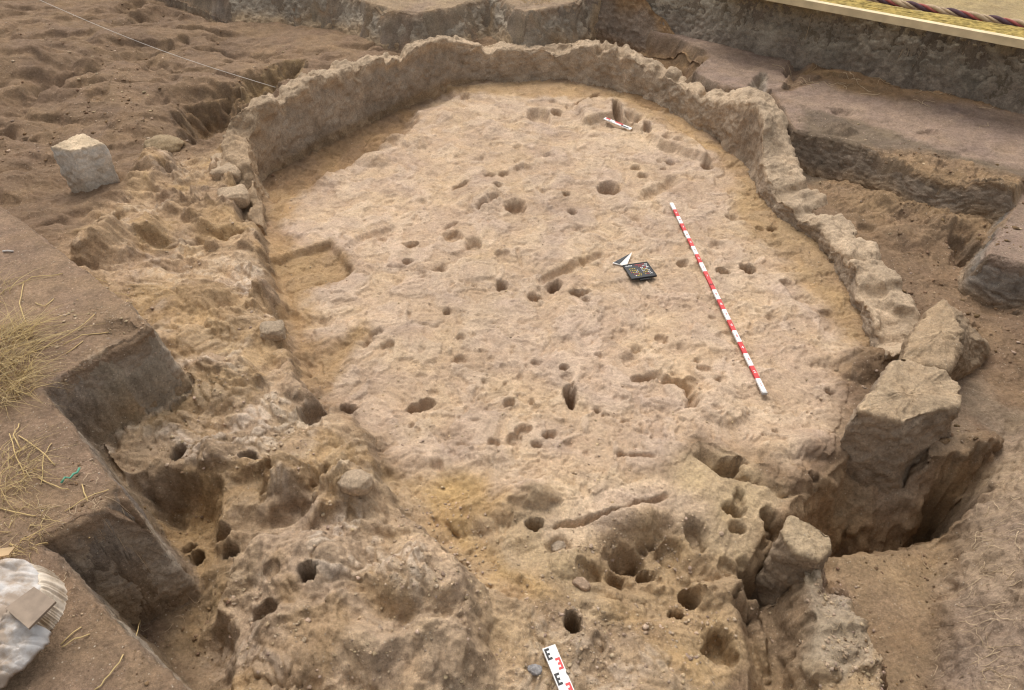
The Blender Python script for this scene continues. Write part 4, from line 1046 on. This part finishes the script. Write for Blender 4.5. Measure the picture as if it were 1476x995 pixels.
SL = ['long wavy straw under the twisted rag at the top of the left bank', 'short arched straw just below the long wavy straw', 'long hooked straw curving across the middle of the left bank', 'straight straw near the brow of the upper cut face',
 'very short straw just below the straight straw near the upper brow', 'longest pale straw rising beside the bottom edge of the bank', 'bright straw lying on the brow of the lower cut face', 'bent straw just left of the green twine', 'curved straw ending at the tuft above the white bundle',
 'straw hanging down over the lower cut face', 'upright curved straw beside the thin upper tuft', 'arched thin straw between the upper tuft and hooked straw', 'short bent straw below the densest tuft', 'slanting straw between the two cut faces', 'sloping straw just under the short bent one',
 'lower of two straws beside the white bundle', 'upper of two straws beside the white bundle', 'small straw near the corner of the upper cut face', 'flat lying straw just above the white bundle', 'short upright straw on the lower cut face', 'straw touching the corner of the upper bank edge',
 'straw crossing over the green twine', 'pale straw at the brow above the upper cut face', 'low straw at the foot of the densest tuft']
for i, s in enumerate(straws):
    pts = [surf(px, py, .004+.010*math.sin(math.pi*k/(len(s)-1))) for k, (px, py) in enumerate(s)]
    fine = []
    for k in range(len(pts)-1):
        for t in (0, .34, .67): fine.append(pts[k].lerp(pts[k+1], t)+Vector(rng.normal(size=3)*.0015))
    fine.append(pts[-1])
    o = tubes('straw', [(fine, .0019+.0006*rng.random())], STRAW, 4)
    tag(o, SL[i], 'straw', 'loose straws on the left bank')
def tuft(px, py, n, h, spread, label, z=None, bias=(0, 0), group=None):
    base = surf(px, py) if z is None else Vector(at(px, py, z))
    L_ = []
    for i in range(n):
        a = rng.uniform(0, 2*math.pi); r = spread*math.sqrt(rng.random())*.5
        p = Vector((base.x+math.cos(a)*r, base.y+math.sin(a)*r, base.z-.01))
        if z is None: p.z = float(hz(p.x, p.y, ZD))-.01
        hh = h*rng.uniform(.4, 1.15); a2 = a + rng.normal()*1.6; lean = hh*rng.uniform(.3, 1.6)
        dx, dy = math.cos(a2)*lean+bias[0]*hh, math.sin(a2)*lean+bias[1]*hh
        pts = []
        kink = rng.uniform(.4, .9)
        for t in (0, .2, .4, .6, .8, 1):
            zz = hh*(t - .75*t*t*kink*1.2)
            pts.append(p + Vector((dx*t**1.3, dy*t**1.3, max(zz, .0))) + Vector(rng.normal(size=3)*.002))
        L_.append((pts, rng.uniform(.0007, .0021)))
    o = tubes('grass_tuft', L_, STRAW, 3, True)
    return tag(o, label, 'dry grass', group)
tuft(-6, 505, 560, .18, .30, 'largest tuft of dry yellow grass on the edge of the left bank', bias=(.28, 0))
tuft(-2, 560, 420, .16, .28, 'dense dry yellow grass tuft on the bank below the largest tuft', bias=(.28, -.1))
tuft(-14, 425, 60, .16, .20, 'thin dry grass tuft on the bank above the largest tuft', bias=(.3, .2))
tuft(-2, 690, 200, .12, .26, 'dry grass tuft spreading over the bank just above the white bag', bias=(.3, 0))
tuft(10, 772, 150, .09, .24, 'matted dry grass tuft touching the top of the white bag', bias=(.28, 0))
tuft(775, 2, 60, .13, .25, 'pale dry grass tuft hanging over the rear earth bank', z=.93, bias=(0, -.7))
# roots over the sloping bank and the cut faces
L_ = []
def root(px, py, n, step, w=.0011):
    a = rng.uniform(0, 6.28); pts = []
    x, y, z = surf(px, py)
    for i in range(n):
        a += rng.normal()*.45
        x += math.cos(a)*step; y += math.sin(a)*step
        pts.append(Vector((x, y, float(hz(x, y, ZD))+.003+.009*rng.random())))
    L_.append((pts, w))
for i in range(120):
    px, py = rng.uniform(1372, 1476), rng.uniform(660, 995)
    if px < 1440-(py-660)*.42: continue
    root(px, py, rng.integers(5, 12), rng.uniform(.008, .018), rng.uniform(.0004, .0015))
for i in range(40): root(rng.uniform(1180, 1240), rng.uniform(830, 960), 6, .008, .0008)
for i in range(50): root(rng.uniform(60, 250), rng.uniform(735, 860), 6, .010, .0008)
for i in range(26): root(rng.uniform(600, 850), rng.uniform(770, 900), 7, .009, .0008)
for i in range(40): root(rng.uniform(1130, 1476), rng.uniform(20, 130), 7, .03, .0025)
tag(tubes('fine_roots', L_, ROOT, 3), kind='stuff')

# ------------------------------------------------------------------ bag under cloth, boards, rag
def cloth_mat(name, col, dirt):
    m = bpy.data.materials.new(name); m.use_nodes = True
    nt = m.node_tree; L = nt.links.new; b = nt.nodes['Principled BSDF']; b.inputs['Roughness'].default_value = .85; b.inputs['Specular IOR Level'].default_value = .15
    tc = nn(nt, 'ShaderNodeTexCoord'); n = nn(nt, 'ShaderNodeTexNoise'); n.inputs['Scale'].default_value = 9; n.inputs['Detail'].default_value = 9; n.inputs['Roughness'].default_value = .7
    L(tc.outputs['Object'], n.inputs['Vector'])
    r = nn(nt, 'ShaderNodeValToRGB'); r.color_ramp.elements[0].position = .42; r.color_ramp.elements[0].color = dirt+(1,); r.color_ramp.elements[1].position = .60; r.color_ramp.elements[1].color = col+(1,)
    L(n.outputs['Fac'], r.inputs[0]); L(r.outputs[0], b.inputs['Base Color'])
    bp = nn(nt, 'ShaderNodeBump'); bp.inputs['Distance'].default_value = .003; L(n.outputs['Fac'], bp.inputs['Height']); L(bp.outputs[0], b.inputs['Normal'])
    return m
BAG = cloth_mat('dusty white cloth', (.56,.53,.50), (.33,.26,.20)); RIM = cloth_mat('dusty cream cloth', (.66,.57,.46), (.36,.27,.18))
bp_ = Vector(at(-5, 894, .66))
bag = empty('covered_bag', bp_, 'dusty white cloth bundle with a gathered rim at the corner of the left bank', 'bundle')
sR = .170
def disc(name, r0, r1, nr, na, hf, mat, a0=0, a1=2*math.pi, under=.012):
    rr = np.linspace(r0, r1, nr)[:, None]; aa = np.linspace(a0, a1, na)[None, :]
    z, dr = hf(rr, aa)
    x = (rr+dr)*np.cos(aa); y = (rr+dr)*np.sin(aa)
    top = np.stack([x, y, z], -1); bot = top - [0, 0, under]
    V = np.concatenate([top.reshape(-1, 3), bot.reshape(-1, 3)]) + np.array(bp_)
    i = np.arange(nr*na).reshape(nr, na); q = np.stack([i[:-1, :-1], i[1:, :-1], i[1:, 1:], i[:-1, 1:]], -1).reshape(-1, 4)
    q2 = q[:, ::-1] + nr*na
    e = [np.stack([i[-1, :-1], i[-1, :-1]+nr*na, i[-1, 1:]+nr*na, i[-1, 1:]], -1), np.stack([i[0, 1:], i[0, 1:]+nr*na, i[0, :-1]+nr*na, i[0, :-1]], -1)]
    o = mesh_from(name, V, np.concatenate([q, q2]+e), mat); place(o, bag); return o
def crease(x, y, seed):
    x = x + .03*fbm2(x, y, 6, 2, seed); y = y + .03*fbm2(x, y, 6, 2, seed+1)
    r = 0
    for i, (ang, f, am) in enumerate(((.5, 10, .016), (-.35, 16, .010), (1.2, 13, .008), (.1, 30, .004))):
        u, v = x*math.cos(ang)+y*math.sin(ang), -x*math.sin(ang)+y*math.cos(ang)
        r = r + am*np.abs(fbm2(u*.35, v, f, 2, seed+5+i))**.8*2
    return r
def crown(r, a):
    x, y = r*np.cos(a), r*np.sin(a)
    z = .115*np.sqrt(np.clip(1-(r/.175)**2.4, 0, 1)) - .02
    return z + 1.7*crease(x, y, 501) + .012*fbm2(x+3, y, 7, 3, 551), .012*fbm2(x, y, 9, 3, 507)
def pleats(r, a):
    t = (r-.142)/(.178-.142)
    x, y = r*np.cos(a), r*np.sin(a)
    z = .080 - .10*np.clip(t, 0, 1)**1.6 + .010*fbm2(x, y, 9, 2, 531)
    ww = a + .05*fbm2(x, y, 14, 2, 533)
    fold = np.sin(ww*88 + 6.0*np.sin(a*5)+3*np.sin(a*13))*.5 + .5*np.sin(ww*41+3*np.sin(a*3))
    k = .35+.65*(fbm2(a*3+0*r, 0*r+a, 1.5, 2, 535)*.5+.5)
    return z + .0045*k*fold*np.sin(np.clip(t, 0, 1)*2.6), .004*fold*k + .012*fbm2(x, y, 8, 3, 537)
disc('cover', .004, .150, 60, 220, crown, BAG)
disc('gathered_rim', .140, .180, 18, 1100, pleats, RIM)
def drape(r, a):
    t = (r-.13)/.13
    x, y = r*np.cos(a), r*np.sin(a)
    return .062-.07*np.clip(t, 0, 1) + 2.0*crease(x*1.3+1, y*1.3, 571), .030*fbm2(x, y, 7, 3, 577)
disc('loose_cloth', 0.125, .235, 70, 300, drape, BAG, a0=math.radians(-115), a1=math.radians(-18))
zt_ = .66+.14
TQ = [Vector(at(px, py, zt_)) for px, py in ((7,877),(41,906),(80,867),(49,846))]
TILE = plain('weathered fibre board', (.25,.19,.14), .85, .2, 25, .002)
o = py_mesh('flat_tile', [q-Vector((0, 0, .008)) for q in TQ]+TQ, [(3,2,1,0),(4,5,6,7),(0,1,5,4),(1,2,6,5),(2,3,7,6),(3,0,4,7)], TILE)
tag(o, 'grey brown square of board lying on the white cloth bundle', 'board')
zt_ = .72
TQ = [Vector(at(px, py, zt_)) for px, py in ((-12,792),(-10,804),(12,800),(22,788))]
o = py_mesh('cardboard_scrap', [q-Vector((0, 0, .006)) for q in TQ]+TQ, [(3,2,1,0),(4,5,6,7),(0,1,5,4),(1,2,6,5),(2,3,7,6),(3,0,4,7)], plain('tan board', (.42,.29,.16), .85, .2, 25))
tag(o, 'small tan scrap of board in the grass above the white bundle', 'board')
# crumpled rag on the bank
p = surf(28, 360, .008); a_ = 0.3; pts = []
for k in range(46):
    a_ += rng.normal()*1.1
    c0 = surf(46, 357)
    p = p + Vector((math.cos(a_)*.016, math.sin(a_)*.013, 0)) + (c0-p)*.13
    p.z = c0.z + .012 + .012*math.sin(k*.9)
    pts.append(p.copy())
o = tubes('rag', [(pts, .0065)], BAG, 5)
tag(o, 'twisted scrap of pale rag lying at the top of the left bank', 'rag')
o = tubes('rag_scrap', [([surf(5, 364, .006), surf(12, 364, .010), surf(20, 364, .006)], .005)], BAG, 5)
tag(o, 'tiny pale rag scrap lying just beside the twisted rag', 'rag')

# ------------------------------------------------------------------ mat edge and striped rope on top of the earth section
CREAM = plain('cream board', (.62,.50,.30), .7, .15, 8); MAT = plain('straw matting', (.42,.31,.10), .9, .5, 22, .01)
m0, m1 = Vector(at(1085,-8,.945)), Vector(at(1560,80,.945))
fr = Frame(m0, m1)
mt = empty('straw_mat', m0, 'yellow straw matting with a cream edge board along the top of the far earth section', 'mat')
boxes('edge_board', fr, [(-.6, fr.len+.8, .0, .07, -.03, .03)], CREAM, mt)
n = 60
LM = []
V = []
for k in range(26):
    b = .075 + k*.012
    LM.append(([fr.p(-.6+(fr.len+1.4)*t, b+.006*math.sin(t*40+k), .010+.012*rng.random()) for t in np.linspace(0, 1, 30)], .008))
o = tubes('matting', LM, MAT, 5); place(o, mt)
RB, RR, RK = plain('beige rope', (.42,.31,.20), .9, .2, 40), plain('red rope strand', (.32,.09,.08), .9, .2, 40), plain('dark rope strand', (.09,.05,.06), .9, .2, 40)
rp = empty('striped_rope', fr.p(0, .48, .04), 'beige rope banded red and dark lying behind the straw matting', 'rope')
for s, (mtl, nm) in enumerate(((RB, 'beige_strand'), (RR, 'red_strand'), (RK, 'dark_strand'), (RB, 'beige_strand'))):
    pts = []
    for t in np.linspace(0, 1, 300):
        a = t*fr.len*26 + s*math.pi/2
        pts.append(fr.p(-.3+(fr.len+1.0)*t, .44+.016*math.cos(a), .036+.016*math.sin(a)))
    o = tubes(nm, [(pts, .017 if s % 2 == 0 else .011)], mtl, 6); place(o, rp)
